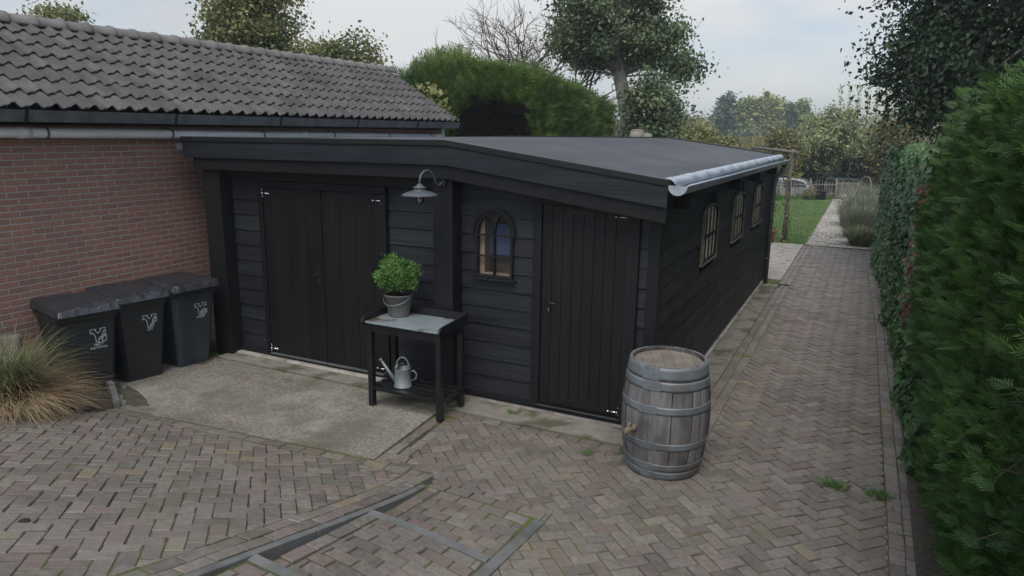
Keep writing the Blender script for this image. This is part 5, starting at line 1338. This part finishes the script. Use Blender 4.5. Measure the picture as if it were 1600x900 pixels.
# bare tree
def bare(base, seed, label, spread=(1, 1)):
    r_ = random.Random(seed); t = thing('bare_tree', label, 'tree', base); b = MB(); tw = MB()
    def rec(p, d, L, r, dep):
        n_ = 4; pts = [p]; q = p.copy(); dd = d.copy()
        for i in range(n_):
            dd = (dd + Vector((r_.gauss(0, .13), r_.gauss(0, .10), r_.gauss(.02, .10)))).normalized(); q = q + dd * L / n_; pts.append(q.copy())
        (b if dep < 3 else tw).tube(pts, [r * (1 - .35 * i / n_) for i in range(n_ + 1)], 6 if dep < 3 else 4, cap=False)
        if dep >= 6: return
        for k in range(3 if dep < 4 else 3):
            i = r_.randint(2, n_); ax = Vector((r_.gauss(0, 1), r_.gauss(0, 1), r_.gauss(0, .5))).normalized()
            nd = (dd + ax * r_.uniform(.55, 1.0)).normalized(); rec(pts[i], nd, L * r_.uniform(.62, .82), max(r * .60, .006), dep + 1)
    bp_ = Vector(base); rec(bp_, Vector((-.25, 0, 1)).normalized(), 2.8, .13, 0)
    rec(bp_ + Vector((0, 0, 2.0)), Vector((-.85, -.1, .65)).normalized(), 2.3, .08, 1); rec(bp_ + Vector((0, 0, 2.0)), Vector((.55, .1, .75)).normalized(), 1.8, .07, 1); rec(bp_ + Vector((-.5, 0, 2.6)), Vector((-.6, 0, .9)).normalized(), 2.2, .07, 1)
    b.build('branches', m_bark, t); tw.build('twigs', m_twig, t); return t
bare((-10.4, 25.2, 0.9), 12, 'leafless tree with thin tangled branches between the hedge and the big poplar')

# big poplar
tree('poplar_tree', 'big poplar with a thick pale leaning trunk rising behind the shed roof', 'tree', (-7.25, 23.7, 0),
     [(-7.2, 23.7, 0), (-7.28, 23.7, 2.0), (-7.45, 23.8, 3.4), (-7.85, 24.0, 4.7), (-8.05, 24.1, 6.2), (-8.1, 24.1, 8.5)], .36,
     [((-8.3, 24.1, 7.0), (2.05, 2.0, 1.9), 120), ((-7.1, 24.5, 5.75), (1.25, 1.1, .65), 38), ((-9.3, 23.8, 5.8), (1.1, 1.0, .7), 26), ((-6.0, 24.6, 5.1), (.55, .5, .3), 10)],
     36000, .125, m_poplar, bark=m_barkg, clump=.30, spread=1.0, limb=.5, seed=8)
tree('young_poplar', 'bushy young poplar growing at the foot of the leaning trunk', 'tree', (-6.4, 23.2, 0), [(-6.4, 23.2, 0), (-6.4, 23.2, 2.4), (-6.4, 23.2, 3.9)], .06,
     [((-6.35, 23.2, 3.55), (.95, .9, 1.05), 70), ((-6.5, 23.1, 2.7), (.6, .6, .6), 26)], 11000, .12, m_poplar, clump=.24, spread=.9, limb=.5, seed=9)
# left trees behind the ridge
tree('birch_tree', 'leafy yellow green tree standing tall behind the tiled ridge', 'tree', (-15.8, 15.8, 0), [(-15.8, 15.8, 0), (-15.8, 15.8, 3), (-15.7, 15.8, 6)], .16,
     [((-15.85, 15.8, 6.3), (1.25, 1.3, 1.75), 130), ((-16.7, 15.4, 4.9), (.9, .8, .55), 24)], 24000, .11, m_left, clump=.27, spread=.9, limb=.4, seed=10, T=T_leaf)
tree('apple_tree', 'thin loose crowned tree with autumn leaves right of the taller tree behind the ridge', 'tree', (-13.9, 16.3, 0), [(-14.0, 16.3, 0), (-14.0, 16.3, 3), (-13.8, 16.4, 4.8)], .09,
     [((-14.0, 16.3, 4.6), (1.05, .9, .65), 60), ((-13.2, 16.8, 4.9), (.5, .4, .5), 16)], 5500, .11, m_left, clump=.2, spread=1.0, limb=.8, seed=14)
tree('distant_treetop', 'small treetop just showing above the tiled ridge at far left', 'tree', (-22.5, 14.0, 0), [(-22.5, 14.0, 0), (-22.5, 14, 5.2)], .12,
     [((-22.3, 14.2, 5.9), (1.0, .7, .38), 30)], 2000, .12, m_left, clump=.2, spread=.9, limb=.6, seed=15)

# far poplars across the field
k_ = 1.667
def far(px_d, top, w, mat, i, label, D=1.667):
    x, y = px_d; x *= D; y = y * D; zt = (top - 2.9) * D + 2.9; h = zt + 1.0; wr = w * D / 2
    tree('far_poplar', label, 'tree', (x, y, -1.0), [(x, y, -1), (x, y, zt * .5), (x, y, zt * .85)], .25,
         [((x, y, zt * .58), (wr, wr, zt * .40), 60), ((x, y, zt * .28), (wr * 1.05, wr, zt * .28), 30)], 5200, .62, mat, group='row of poplars far across the field', T=T_quad, clump=.55, spread=.9, limb=.1, seed=30 + i)
far((-17.4, 95.4), 8.1, 3.0, m_far3, 0, 'round dark green far poplar at the left end of the row')
far((-15.0, 96.5), 7.5, 2.2, m_far1, 1, 'slim green far poplar just right of the round dark one')
far((-13.6, 97.2), 7.9, 1.9, m_far2, 2, 'yellowing pointed far poplar in the middle of the row')
far((-12.6, 97.6), 7.8, 1.7, m_far1, 3, 'pale green far poplar beside the yellowing one')
far((-11.3, 98.2), 7.4, 2.1, m_far2, 4, 'yellow green far poplar with a low split top')
far((-9.9, 98.7), 6.7, 1.8, m_far3, 5, 'shorter dull dark far poplar between lighter ones')
far((-8.0, 99.9), 7.4, 2.6, m_far1, 6, 'green far poplar at the right end of the row')
for i, (x, y, w, h) in enumerate(((-18.5, 92, 3, 2.6), (-5.5, 99, 3, 3.2), (-3.0, 100, 3.5, 3.0), (-14, 94, 4, 1.6), (-9, 96, 4, 1.6))):
    tree('far_thicket', ['low thicket left of the far poplars', 'thicket just right of the far poplars', 'thicket at the right end of the far tree line', 'dark scrub at the feet of the far poplars, left part', 'dark scrub at the feet of the far poplars, right part'][i], 'bush', (x * k_, y * k_, -1), None, 0,
         [((x * k_, y * k_, h * .5), (w * k_ / 2, 2, h * k_ * .55 + .5), 50)], 3500, .6, m_far3, group='thickets below the far poplars', T=T_quad, clump=.6, spread=1, seed=50 + i)

# scrub between shed and far trees
def shrub(name, label, cat, c, rad, n, size, mat, seed, group=None, T=T_leaf, clump=.3, ncl=70, up=.5, gz_=None):
    base = (c[0], c[1], gz_ if gz_ is not None else ground_z(c[0], c[1]) )
    t = tree(name, label, cat, base, None, 0, [(c, rad, ncl)], n, size, mat, group=group, T=T, clump=clump, spread=.9, seed=seed, up=up, part='foliage')
    b = MB(); r_ = random.Random(seed)
    for k in range(16):
        a = r_.random() * 6.28; b.tube([(c[0] + .2 * math.cos(a), c[1] + .2 * math.sin(a), base[2]), (c[0] + rad[0] * .4 * math.cos(a), c[1] + rad[1] * .4 * math.sin(a), c[2]), (c[0] + rad[0] * .7 * math.cos(a), c[1] + rad[1] * .7 * math.sin(a), c[2] + rad[2] * r_.uniform(.2, .8))], [.05, .03, .008], 5)
    b.build('branches', m_bark, t); return t
G_ = 'shrubs of the field edge'
shrub('field_shrub', 'olive green rounded shrub right of the young poplar', 'shrub', (-8.9, 38.6, 1.9), (1.9, 1.6, 1.85), 9000, .17, m_scrub, 60, G_)
shrub('field_shrub', 'olive shrub with orange tinges, lower one nearer the far poplars', 'shrub', (-6.9, 39.5, 1.4), (1.3, 1.3, 1.45), 6000, .17, m_scrub, 61, G_)
shrub('field_shrub', 'low yellow green vine bush just above the shed roof edge', 'shrub', (-7.7, 36.2, 1.7), (1.5, .7, .85), 3600, .15, m_vine, 62, G_)
shrub('field_shrub', 'orange brown autumn shrub left of the big grey green willow', 'shrub', (-4.4, 43.0, 1.6), (1.0, 1.2, 1.9), 5200, .16, m_scrub2, 63, G_)
shrub('field_shrub', 'pale brown shrub behind the bare trunk base of the poplar', 'shrub', (-8.6, 29.0, 2.0), (1.8, 1.0, 1.35), 7000, .13, m_scrub, 64, G_)
shrub('willow_bush', 'big grey green willow bush behind the picket fence', 'shrub', (-2.0, 46.6, 1.9), (2.3, 1.8, 2.6), 17000, .16, m_willow, 65, T=T_leaf, clump=.32, ncl=130)
shrub('willow_bush', 'smaller grey green willow bush with feathery shoots right of the big one', 'shrub', (.4, 45.2, 1.6), (1.5, 1.4, 2.5), 9000, .15, m_willow, 66, clump=.3, ncl=80)
shrub('autumn_bush', 'broad bush turning yellow and orange under the dark tree', 'shrub', (1.9, 43.5, 2.2), (2.1, 1.8, 2.4), 14000, .16, m_scrub2, 67, clump=.32, ncl=110)
shrub('dark_foliage', 'very dark leaves painted as the shaded hollow under the willows behind the trailer', 'shrub', (-.9, 43.6, .5), (1.3, .8, 1.2), 5000, .14, m_bushdk, 68)  # dark leaf colour stands in for shade in the hollow under the willows
shrub('dark_foliage', 'dark green bush behind the parked car', 'shrub', (-3.9, 44.5, .3), (1.8, .8, 1.2), 5000, .14, m_bushdk, 69)
# tall thin shoots above the willow
n = 900; P = np.stack([rng.uniform(-1.9, 1.2, n), 45 + rng.normal(size=n) * .6, rng.uniform(3.4, 5.6, n)], 1); P[:, 0] = np.round(P[:, 0] * 2.2) / 2.2 + rng.normal(size=n) * .07
sh_ = thing('sapling', 'thin upright saplings sticking up above the willow bushes', 'tree', (-.4, 45, -1)); b = MB()
for x in np.unique(np.round(P[:, 0] * 2.2) / 2.2)[1:-1]: b.tube([(x, 45, 0), (x + .05, 45, 3.5), (x, 45, random.uniform(4.8, 5.5))], [.03, .02, .006], 5)
b.build('stems', m_bark, sh_); npmesh('leaves', place(P, rng.normal(size=(n, 3)), .10 + .05 * rng.random(n), T_leaf[0]), T_leaf[1], m_willow, sh_)

def blades(name, C, h, w, lean, mat, parent, n, base_r, droop=.5, seg=4, dirbias=None):
    """arching grass blades; C (3,), each a tapered strip"""
    a = rng.random(n) * 2 * math.pi; d = np.stack([np.cos(a), np.sin(a), 0 * a], 1)
    if dirbias is not None: d = unit(d + np.array(dirbias))
    r = base_r * np.sqrt(rng.random(n)); aa = rng.random(n) * 6.283
    P0 = np.array(C) + np.stack([r * np.cos(aa), r * np.sin(aa), 0 * r], 1)
    H_ = h * (.55 + .55 * rng.random(n)); Lh = H_ * lean * (.4 + 1.0 * rng.random(n)); side = np.cross(d, np.array([0, 0, 1.0]))
    V = []
    dr_ = droop * (.5 + rng.random(n))
    for i in range(seg + 1):
        t = i / seg; ww = w * (1 - t) ** .7 * .5 + .0004
        c = P0 + d * (Lh * t ** 1.4)[:, None] + np.array([0, 0, 1.0]) * (H_ * (t - dr_ * t ** 3))[:, None]
        V += [c - side * ww, c + side * ww]
    V = np.stack(V, 1).reshape(-1, 3)
    return npmesh(name, V, (2 * (seg + 1), [(2 * i, 2 * i + 1, 2 * i + 3, 2 * i + 2) for i in range(seg)]), mat, parent)
# reed field
P_ = thing('reed_bed', 'broad bed of yellowing reeds between the shrubs and the far poplars', 'reeds', (-7, 55, -1)); P_['kind'] = 'stuff'
n = 16000; x = rng.uniform(-22, 0, n); y = rng.uniform(48, 75, n); hgt = 2.6 + 1.1 * rng.random(n)
V = []; a = rng.random(n) * 6.28; sd_ = np.stack([np.cos(a), np.sin(a), 0 * a], 1); d = np.stack([np.sin(a), np.cos(a), 0 * a], 1)
for i in range(4):
    t = i / 3; c = np.stack([x, y, -1 + hgt * t], 1) + d * (t * t * .35); ww = .07 * (1 - t * .75); V += [c - sd_ * ww, c + sd_ * ww]
npmesh('reeds', np.stack(V, 1).reshape(-1, 3), (8, [(0, 1, 3, 2), (2, 3, 5, 4), (4, 5, 7, 6)]), m_reed, P_)
# treeline further round so the horizon never shows bare
for i, (x, y, w, h) in enumerate(((-70, 150, 16, 8), (-48, 170, 14, 6), (22, 120, 14, 9), (40, 100, 14, 9), (-95, 120, 16, 9))):
    tree('horizon_trees', ['tree clump on the horizon behind the brick building', 'tree clump on the horizon left of the far poplars', 'tree clump on the horizon behind the dark tree', 'tree clump on the horizon far right', 'tree clump on the horizon far left'][i], 'trees', (x, y, -1), None, 0,
         [((x, y, h * .45), (w, 4, h * .6), 60)], 3500, 1.1, m_far3, group='tree clumps on the horizon', T=T_quad, clump=1.2, spread=1, seed=80 + i)

# --- ornamental grass bottom left
og = thing('ornamental_grass', 'large clump of arching green and straw coloured grass beside the wheelie bins', 'ornamental grass', (-7.1, 3.55, .22))
gc = (-7.12, 3.62, gz(-7.1, 3.6) + .01)
blades('green_blades', gc, .88, .008, .70, m_grassg, og, 950, .18, droop=.36, seg=7, dirbias=(.25, .1, 0))
blades('straw_blades', gc, .38, .007, 1.6, m_grasst, og, 3200, .26, droop=.75, seg=7, dirbias=(.75, .55, 0))
blades('pale_blades', gc, .62, .008, .85, m_grasst, og, 700, .2, droop=.45, seg=7, dirbias=(.3, .1, 0))
blades('straw_litter', (gc[0] + .1, gc[1] + .15, gc[2] - .04), .14, .006, 3.2, m_grasst, og, 1200, .25, droop=.9, seg=5, dirbias=(.9, .5, 0))
# bed edge greenery
lw = thing('low_groundcover', 'low green plants along the edge of the planting bed', 'ground cover', (-6.95, 3.2, .3)); lw['kind'] = 'stuff'
n = 1500; y = rng.uniform(2.6, 4.2, n); x = -7.0 + rng.normal(size=n) * .06 - (y > 4) * .0; P = np.stack([x, y, np.array([gz(a, c) for a, c in zip(x, y)]) + .02 + .03 * rng.random(n)], 1)
npmesh('leaves', place(P, rng.normal(size=(n, 3)) * .6 + np.array([0, 0, 1.]), .02 + .02 * rng.random(n), T_leaf[0]), T_leaf[1], m_weed, lw)
# wooden stump post
b = MB(); sz0 = gz(-7.66, 4.0); b.lathe([(0, .79 - sz0), (.085, .79 - sz0), (.092, .78 - sz0), (.093, 0), (0, 0)], (-7.66, 4.0, sz0), 20)
tag(b.build('wooden_post', m_wood, loc=(-7.66, 4.0, sz0)), 'short round weathered wooden post by the brick wall, behind the grass', 'post')

# weeds, leaf litter
def weed(c, n, r, label):
    t = thing('weed_tuft', label, 'weed', (c[0], c[1], .0), 'weeds in the paving joints')
    P = np.stack([c[0] + rng.normal(size=n) * r, c[1] + rng.normal(size=n) * r * .5, .005 + .02 * rng.random(n)], 1)
    g = np.stack([rng.normal(size=n), rng.normal(size=n), .35 + .3 * rng.random(n)], 1); grow(P, g, .05 + .04 * rng.random(n), T_spray3, m_weed, 'leaves', t)
weed((.02, 6.15), 70, .055, 'spreading green weed tuft on the path, left one of the two'); weed((.36, 6.13), 55, .05, 'green weed tuft beside the right border course of the path')
weed((-2.05, 5.72), 12, .018, 'tiny green weed between bricks left of the barrel')
weed((-3.05, 6.28), 10, .02, 'tiny green weed on the concrete strip below the arched window')
weed((-2.93, 3.98), 10, .02, 'tiny green weed against the inner face of the stair kerb')
fl = thing('fallen_leaves', 'scattered small red brown leaves and crumbs on the paving', 'fallen leaves', (0, 0, 0)); fl['kind'] = 'stuff'
n = 16; x = np.concatenate([rng.uniform(-6, -3.2, n), rng.uniform(-7.3, -4, 24), rng.uniform(.46, .75, 240), rng.uniform(-3, .3, 16)]); y = np.concatenate([rng.uniform(1.8, 4.4, n), rng.uniform(4.5, 6.1, 24), rng.uniform(4.5, 18, 240), rng.uniform(4.8, 6, 16)])
P = np.stack([x, y, np.array([gz(a, c) for a, c in zip(x, y)]) + .018], 1); nn2 = len(x)
npmesh('leaves', place(P, rng.normal(size=(nn2, 3)) * .25 + np.array([0, 0, 1.]), .016 + .022 * rng.random(nn2), T_leaf[0]), T_leaf[1], m_redleaf, fl)
gp_ = thing('gravel_stones', 'loose pale gravel stones spread over the garden path', 'gravel', (-.6, 26, 0)); gp_['kind'] = 'stuff'
n = 9000; y = 20.5 + 15.5 * rng.random(n) ** 1.4; x = -1.32 + 1.75 * rng.random(n); T_st = (np.array([(-.5, -.4, 0), (.5, -.4, 0), (.5, .4, 0), (-.5, .4, 0), (-.3, -.2, .45), (.3, -.25, .4), (.3, .2, .45), (-.25, .25, .4)]), (8, [(0, 1, 5, 4), (1, 2, 6, 5), (2, 3, 7, 6), (3, 0, 4, 7), (4, 5, 6, 7)]))
npmesh('stones', place(np.stack([x, y, 0 * x + .004], 1), np.array([0, 0, 1.]) + rng.normal(size=(n, 3)) * .15, .02 + .035 * rng.random(n) ** 2, T_st[0]), T_st[1], M('gravel_stone', (.40, .375, .33), (.27, .25, .22), rough=.9, isl=.45, scale=3), gp_)
b = MB(); vs = [(.58 if k == 0 else 1.4, y, .006 if k == 0 else .03) for y in np.linspace(-.5, 20.4, 40) for k in (0, 1)]
b.add(vs, [(2 * i, 2 * i + 1, 2 * i + 3, 2 * i + 2) for i in range(39)]); tag(b.build('hedge_soil', m_soil, loc=(0, 0, 0)), kind='structure')

# --- garden end: grasses, pergola, pot, fence, car ...
g1 = thing('ornamental_grass', 'dark green strappy grass clump at the foot of the ivy hedge end', 'ornamental grass', (.0, 20.9, 0))
blades('blades', (.02, 21.0, 0), .78, .016, .75, m_grassg, g1, 1100, .28, droop=.5, seg=5)
for i, (x, y, h, r, lb) in enumerate(((-.12, 22.6, 1.2, .5, 'pale feathery grass clump just behind the dark strappy grass'), (-.25, 25.5, 1.35, .55, 'pale feathery grass clump in the middle of the gravel path edge'), (-.15, 29.0, 1.45, .6, 'pale feathery grass clump nearest the curved garden chair'))):
    t = thing('feather_grass', lb, 'ornamental grass', (x, y, 0), 'feathery grasses along the gravel path')
    blades('blades', (x + .15, y, 0), h, .012, .45, m_pamp, t, 2300, r, droop=.25, seg=4)
fl2 = thing('white_flower', 'two white flower heads over the pale feathery grass', 'flower', (-.4, 29.5, 0)); b = MB()
for (x, y, z) in ((-.72, 29.8, .62), (-.28, 29.9, .62)):
    b.lathe([(0, .06), (.07, .04), (.10, 0), (.07, -.03), (0, -.04)], (x, y, z), 10); b.tube([(x, y, 0), (x, y, z)], .008, 5)
b.build('flower_heads', m_flower, fl2)
pg = thing('pergola', 'leaning weathered pergola post with a cross beam at the corner of the lawn', 'pergola', (-1.88, 20.65, 0))
b = MB(); b.tube([(-1.89, 20.65, 0), (-1.86, 20.65, .9), (-1.90, 20.65, 1.6), (-1.83, 20.65, 2.45)], [.062, .058, .052, .05], 12); b.build('post', m_wood, pg)
b = MB(); b.tube([(-1.70, 20.3, 2.42), (-2.6, 22.7, 2.43), (-3.6, 25.6, 2.42)], .045, 10); b.build('beam', m_wood, pg)
b = MB(); b.tube([(-3.55, 25.5, 0), (-3.55, 25.5, 2.4)], .06, 10); b.build('post', m_wood, pg)
vt = thing('climbing_vine', 'thin vine with sparse leaves winding up the leaning pergola post', 'climbing plant', (-1.8, 20.6, 0))
b = MB(); b.tube([(-1.78, 20.55, 0), (-1.80, 20.56, .3), (-1.75, 20.55, .55), (-1.93, 20.57, .9), (-1.82, 20.56, 1.4), (-1.96, 20.57, 2.0), (-1.85, 20.56, 2.4)], .014, 6); b.build('stem', m_bark, vt)
n = 230; z = rng.random(n) * 2.4; P = np.stack([-1.86 + rng.normal(size=n) * .16, 20.6 + rng.normal(size=n) * .14, z], 1); npmesh('leaves', place(P, rng.normal(size=(n, 3)), .05 + .05 * rng.random(n), T_leaf[0]), T_leaf[1], m_scrub, vt)
tp = thing('terracotta_pot', 'terracotta pot with a small climbing plant at the far corner of the shed', 'plant pot', (-2.24, 20.3, .0))
b = MB(); b.lathe([(0, 0), (.12, 0), (.17, .30), (.19, .30), (.195, .36), (.175, .36), (.16, .31), (0, .30)], (-2.24, 20.3, .006), 24); b.build('pot', m_terra, tp)
n = 420; P = np.stack([-2.26 + rng.normal(size=n) * .09, 20.3 + rng.normal(size=n) * .09, .35 + 1.1 * rng.random(n)], 1); npmesh('leaves', place(P, rng.normal(size=(n, 3)), .05 + .03 * rng.random(n), T_leaf[0]), T_leaf[1], m_weed, tp)
b = MB(); b.box(-3.6, -1.35, 15.1, 20.38, -.02, .012); tag(b.build('terrace', m_sill, loc=(0, 0, 0)), kind='structure')

# picket fence
fn_ = thing('picket_fence', 'rustic grey chestnut paling fence across the end of the lawn', 'fence', (-3.7, 34.35, 0))
def fp(t): return (-9.1 + 5.41 * t, 30.69 + 3.66 * t)    # t=1 -> (-3.69,34.35)
for seg_, t0, t1 in (('paling', 0, 1.44),):
    b = MB(); L = math.hypot(5.41, 3.66); n = int((t1 - t0) * L / .125); r_ = random.Random(3)
    for i in range(n):
        x, y = fp(t0 + (t1 - t0) * i / n); h = .84 + r_.gauss(0, .03); w = .013 + r_.random() * .006; j = r_.gauss(0, .012); dx, dy = 5.41 / L, 3.66 / L
        b.prism([(-w, 0), (w, 0), (w + j, h - .05), (j, h), (-w + j, h - .05)], lambda u, v, t: (x + dx * u - dy * t, y + dy * u + dx * t, v), -.007, .007)
    b.build('paling', m_fence, fn_)
for z in (.25, .66):
    x0, y0 = fp(0); x1, y1 = fp(1.44); b = MB(); b.bar((x0 + .02, y0 + .03, z), (x1 + .02, y1 + .03, z), .02, .05); b.build('rail', m_fence, fn_)
for t in (0, .35, .7, 1.02, 1.25, 1.445):
    x, y = fp(t); b = MB(); b.tube([(x + .03, y + .06, 0), (x + .03, y + .06, .92)], .04, 8); b.build('fence_post', m_wood, fn_)
gt_ = thing('garden_gate', 'low paling gate at the end of the gravel path', 'gate', (-1.0, 36.3, 0)); b = MB()
x0, y0 = fp(1.46); x1, y1 = fp(1.66); n = 15
for i in range(n + 1):
    x = x0 + (x1 - x0) * i / n; y = y0 + (y1 - y0) * i / n; b.box(x - .018, x + .018, y - .008, y + .008, .06, .80 + .02 * math.sin(i * 2.3))
b.build('paling', m_fence, gt_)
for z in (.14, .70): b = MB(); b.bar((x0, y0 + .03, z), (x1, y1 + .03, z), .02, .05); b.build('rail', m_fence, gt_)
b = MB(); b.tube([(x1 + .07, y1, 0), (x1 + .07, y1, .95)], .05, 8); b.build('gate_post', m_wood, gt_)
# grass strip and shrub at the fence, planter
gs = thing('grass_strip', 'rough uncut grass along the foot of the paling fence', 'grass', (-3.5, 34, 0)); gs['kind'] = 'stuff'
n = 5000; t = rng.random(n) * 1.42; x = -9.1 + 5.41 * t + .12; y = 30.69 + 3.66 * t - .14 + rng.normal(size=n) * .1; hh = .12 + .14 * rng.random(n); a = rng.random(n) * 6.28; V = []
for i in range(3):
    tt = i / 2; c = np.stack([x + .05 * tt * np.cos(a), y + .05 * tt * np.sin(a), hh * tt], 1); s_ = np.stack([np.cos(a + 1), np.sin(a + 1), 0 * a], 1) * (.012 * (1 - tt) + .001); V += [c - s_, c + s_]
npmesh('blades', np.stack(V, 1).reshape(-1, 3), (6, [(0, 1, 3, 2), (2, 3, 5, 4)]), m_weed, gs)
# lawn grass blades, one covering
lg_ = thing('lawn_blades', 'short mown green grass of the lawn', 'lawn', (-3, 27, 0)); lg_['kind'] = 'stuff'
n = 26000; y = 20.45 + 14 * rng.random(n) ** 1.2; x = -1.30 - 3.6 * rng.random(n); hh = .025 + .03 * rng.random(n); a = rng.random(n) * 6.28; c0 = np.stack([x, y, 0 * x + .012], 1)
s_ = np.stack([np.cos(a), np.sin(a), 0 * a], 1) * .006; V = [c0 - s_, c0 + s_, c0 + np.stack([.02 * np.cos(a + 1), .02 * np.sin(a + 1), hh], 1)]
npmesh('blades', np.stack(V, 1).reshape(-1, 3), (3, [(0, 1, 2)]), m_weed, lg_)
sb = shrub('fence_shrub', 'small yellow green shrub in front of the paling fence', 'shrub', (-2.30, 34.95, .30), (.28, .25, .32), 700, .06, m_scrub, 71, clump=.1, ncl=24)
b = MB(); b.prism([(-1.98, .0), (-1.62, .0), (-1.58, .40), (-2.02, .40)], lambda u, v, t: (u, t, v), 35.0, 35.3); b.prism([(-1.98, .38), (-1.62, .38), (-1.62, .405), (-1.98, .405)], lambda u, v, t: (u, t, v), 34.99, 35.31)
tag(b.build('planter_box', m_blackm, bevel=.01), 'square dark planter box standing in front of the fence by the gate', 'planter')

# parked car: side on behind the fence
car = thing('parked_car', 'pale silver hatchback parked side on behind the paling fence', 'car', (-4.4, 41.8, -1.0))
cz0 = -.88
prof = [(-6.55, .42), (-6.50, .70), (-6.2, .86), (-5.55, .95), (-4.95, 1.36), (-4.5, 1.45), (-3.6, 1.46), (-3.0, 1.38), (-2.62, 1.02), (-2.50, .92), (-2.46, .5), (-2.55, .25), (-6.45, .25)]
b = MB(); 
def carf(u, v, t):
    k = max(0, (v - .9) / .55); yy = 41.8 + t * (.85 - .17 * k); return (u, yy, cz0 + v)
b.prism(prof, carf, -1, 1); body = b.build('body', m_carsilver, car, bevel=.05, seg=3)
for s_ in (-1, 1):
    b = MB(); wp = [(-5.35, .98), (-4.86, 1.33), (-4.15, 1.38), (-4.15, .98)]; wp2 = [(-4.08, .98), (-4.08, 1.38), (-3.5, 1.38), (-3.05, 1.28), (-2.85, 1.02)]
    for w_ in (wp, wp2): b.prism(w_, lambda u, v, t: (u, carf(u, v, s_)[1] + s_ * t, cz0 + v), .004, .012)
    b.build('side_window', m_carglass, car)
for x in (-5.75, -3.25):
    for s_ in (-1, 1):
        b = MB(); b.tube([(x, 41.8 + s_ * .68, cz0 + .31), (x, 41.8 + s_ * .87, cz0 + .31)], .31, 24); wh = b.build('wheel', m_dark, car, bevel=.02)
        b = MB(); b.tube([(x, 41.8 + s_ * .865, cz0 + .31), (x, 41.8 + s_ * .88, cz0 + .31)], .19, 16); b.build('rim', m_zinc, wh)
b = MB(); b.box(-2.49, -2.45, 41.12, 41.35, cz0 + .8, cz0 + .98); b.box(-2.49, -2.45, 42.25, 42.48, cz0 + .8, cz0 + .98); b.build('tail_lights', M('red_lamp', (.35, .02, .02), rough=.2), car)
b = MB(); b.box(-6.56, -6.50, 41.15, 41.45, cz0 + .6, cz0 + .74); b.box(-6.56, -6.50, 42.15, 42.45, cz0 + .6, cz0 + .74); b.build('headlights', m_white, car)
# trailer
tr_ = thing('flatbed_trailer', 'low dark trailer with a rail frame parked beside the car', 'trailer', (-1.1, 41.6, -1.0))
b = MB(); b.box(-1.95, -.35, 40.9, 42.2, cz0 + .45, cz0 + .52); b.box(-1.95, -.35, 40.88, 40.92, cz0 + .52, cz0 + .95); b.box(-1.95, -.35, 42.18, 42.22, cz0 + .52, cz0 + .95); b.build('bed', m_brownb, tr_)
b = MB()
for y in (40.9, 42.2):
    b.bar((-1.95, y, cz0 + 1.5), (-.35, y, cz0 + 1.5), .05, .05)
    for x in (-1.93, -1.15, -.37): b.bar((x, y, cz0 + .52), (x, y, cz0 + 1.48), .04, .04)
b.build('rail_frame', m_pipeblue, tr_)
for y in (40.85, 42.25):
    b = MB(); b.tube([(-1.15, y - .07, cz0 + .28), (-1.15, y + .07, cz0 + .28)], .28, 20); b.build('wheel', m_dark, tr_)
# curved garden chair
ch = thing('garden_chair', 'pale grey curved rattan garden chair beside the tall grasses', 'chair', (-.1, 30.6, 0))
b = MB(); 
pr = [(.06, .40), (.18, .46), (.23, .62), (.24, .82), (.21, 1.08), (.14, 1.28), (.04, 1.35)]
b.lathe(pr, (-.05, 30.6, 0), 22, a0=R(-35), a1=R(170)); b.build('shell', M('pale_rattan', (.24, .225, .2), (.15, .14, .13), rough=.8, scale=40, bump=1, bscale=60), ch, solid=.02)
b = MB(); b.lathe([(0, .40), (.18, .41), (.19, .46), (0, .48)], (-.05, 30.6, 0), 20); b.build('seat', m_wood, ch)
for a in (0.5, 2.1, 3.7, 5.3): b = MB(); b.tube([(-.05 + .14 * math.cos(a), 30.6 + .14 * math.sin(a), .40), (-.05 + .18 * math.cos(a), 30.6 + .18 * math.sin(a), 0)], .018, 8); b.build('leg', m_wood, ch)
# sawn stump behind the shed roof
st = thing('tree_stump', 'weathered grey sawn off tree stump just showing behind the shed roof', 'tree stump', (-4.9, 16.5, 0))
b = MB(); b.tube([(-4.93, 16.5, 0), (-4.93, 16.5, 1.5), (-4.92, 16.5, 2.80), (-4.92, 16.5, 2.93)], [.24, .2, .18, .15], 14); b.build('trunk', m_barkg, st)
b = MB(); b.lathe([(0, .03), (.11, .025), (.155, 0)], (-4.92, 16.5, 2.93), 14); b.build('sawn_top', m_wood, st)
b = MB(); b.tube([(-4.80, 16.45, 2.3), (-4.66, 16.42, 2.72), (-4.62, 16.42, 2.86)], [.11, .10, .09], 10); b.build('side_stub', m_barkg, st)

# ================================================================ air
bm_h = MB(); bm_h.box(-1600, 1600, -450, 2600, -2.2, 16.0)
hz = bm_h.build('haze', m_felt, loc=(0, 0, 0))
mh = bpy.data.materials.new('haze_air'); mh.use_nodes = True; hn = mh.node_tree.nodes
for x in list(hn):
    if x.type == 'BSDF_PRINCIPLED': hn.remove(x)
pv = hn.new('ShaderNodeVolumePrincipled'); pv.inputs['Density'].default_value = .0011; pv.inputs['Color'].default_value = (.86, .92, 1, 1)
pv.inputs['Anisotropy'].default_value = 0.2
mh.node_tree.links.new(pv.outputs[0], hn['Material Output'].inputs['Volume'])
hz.data.materials.clear(); hz.data.materials.append(mh); hz['kind'] = 'stuff'
tag(hz, 'thin pale haze in the distant air', 'haze')
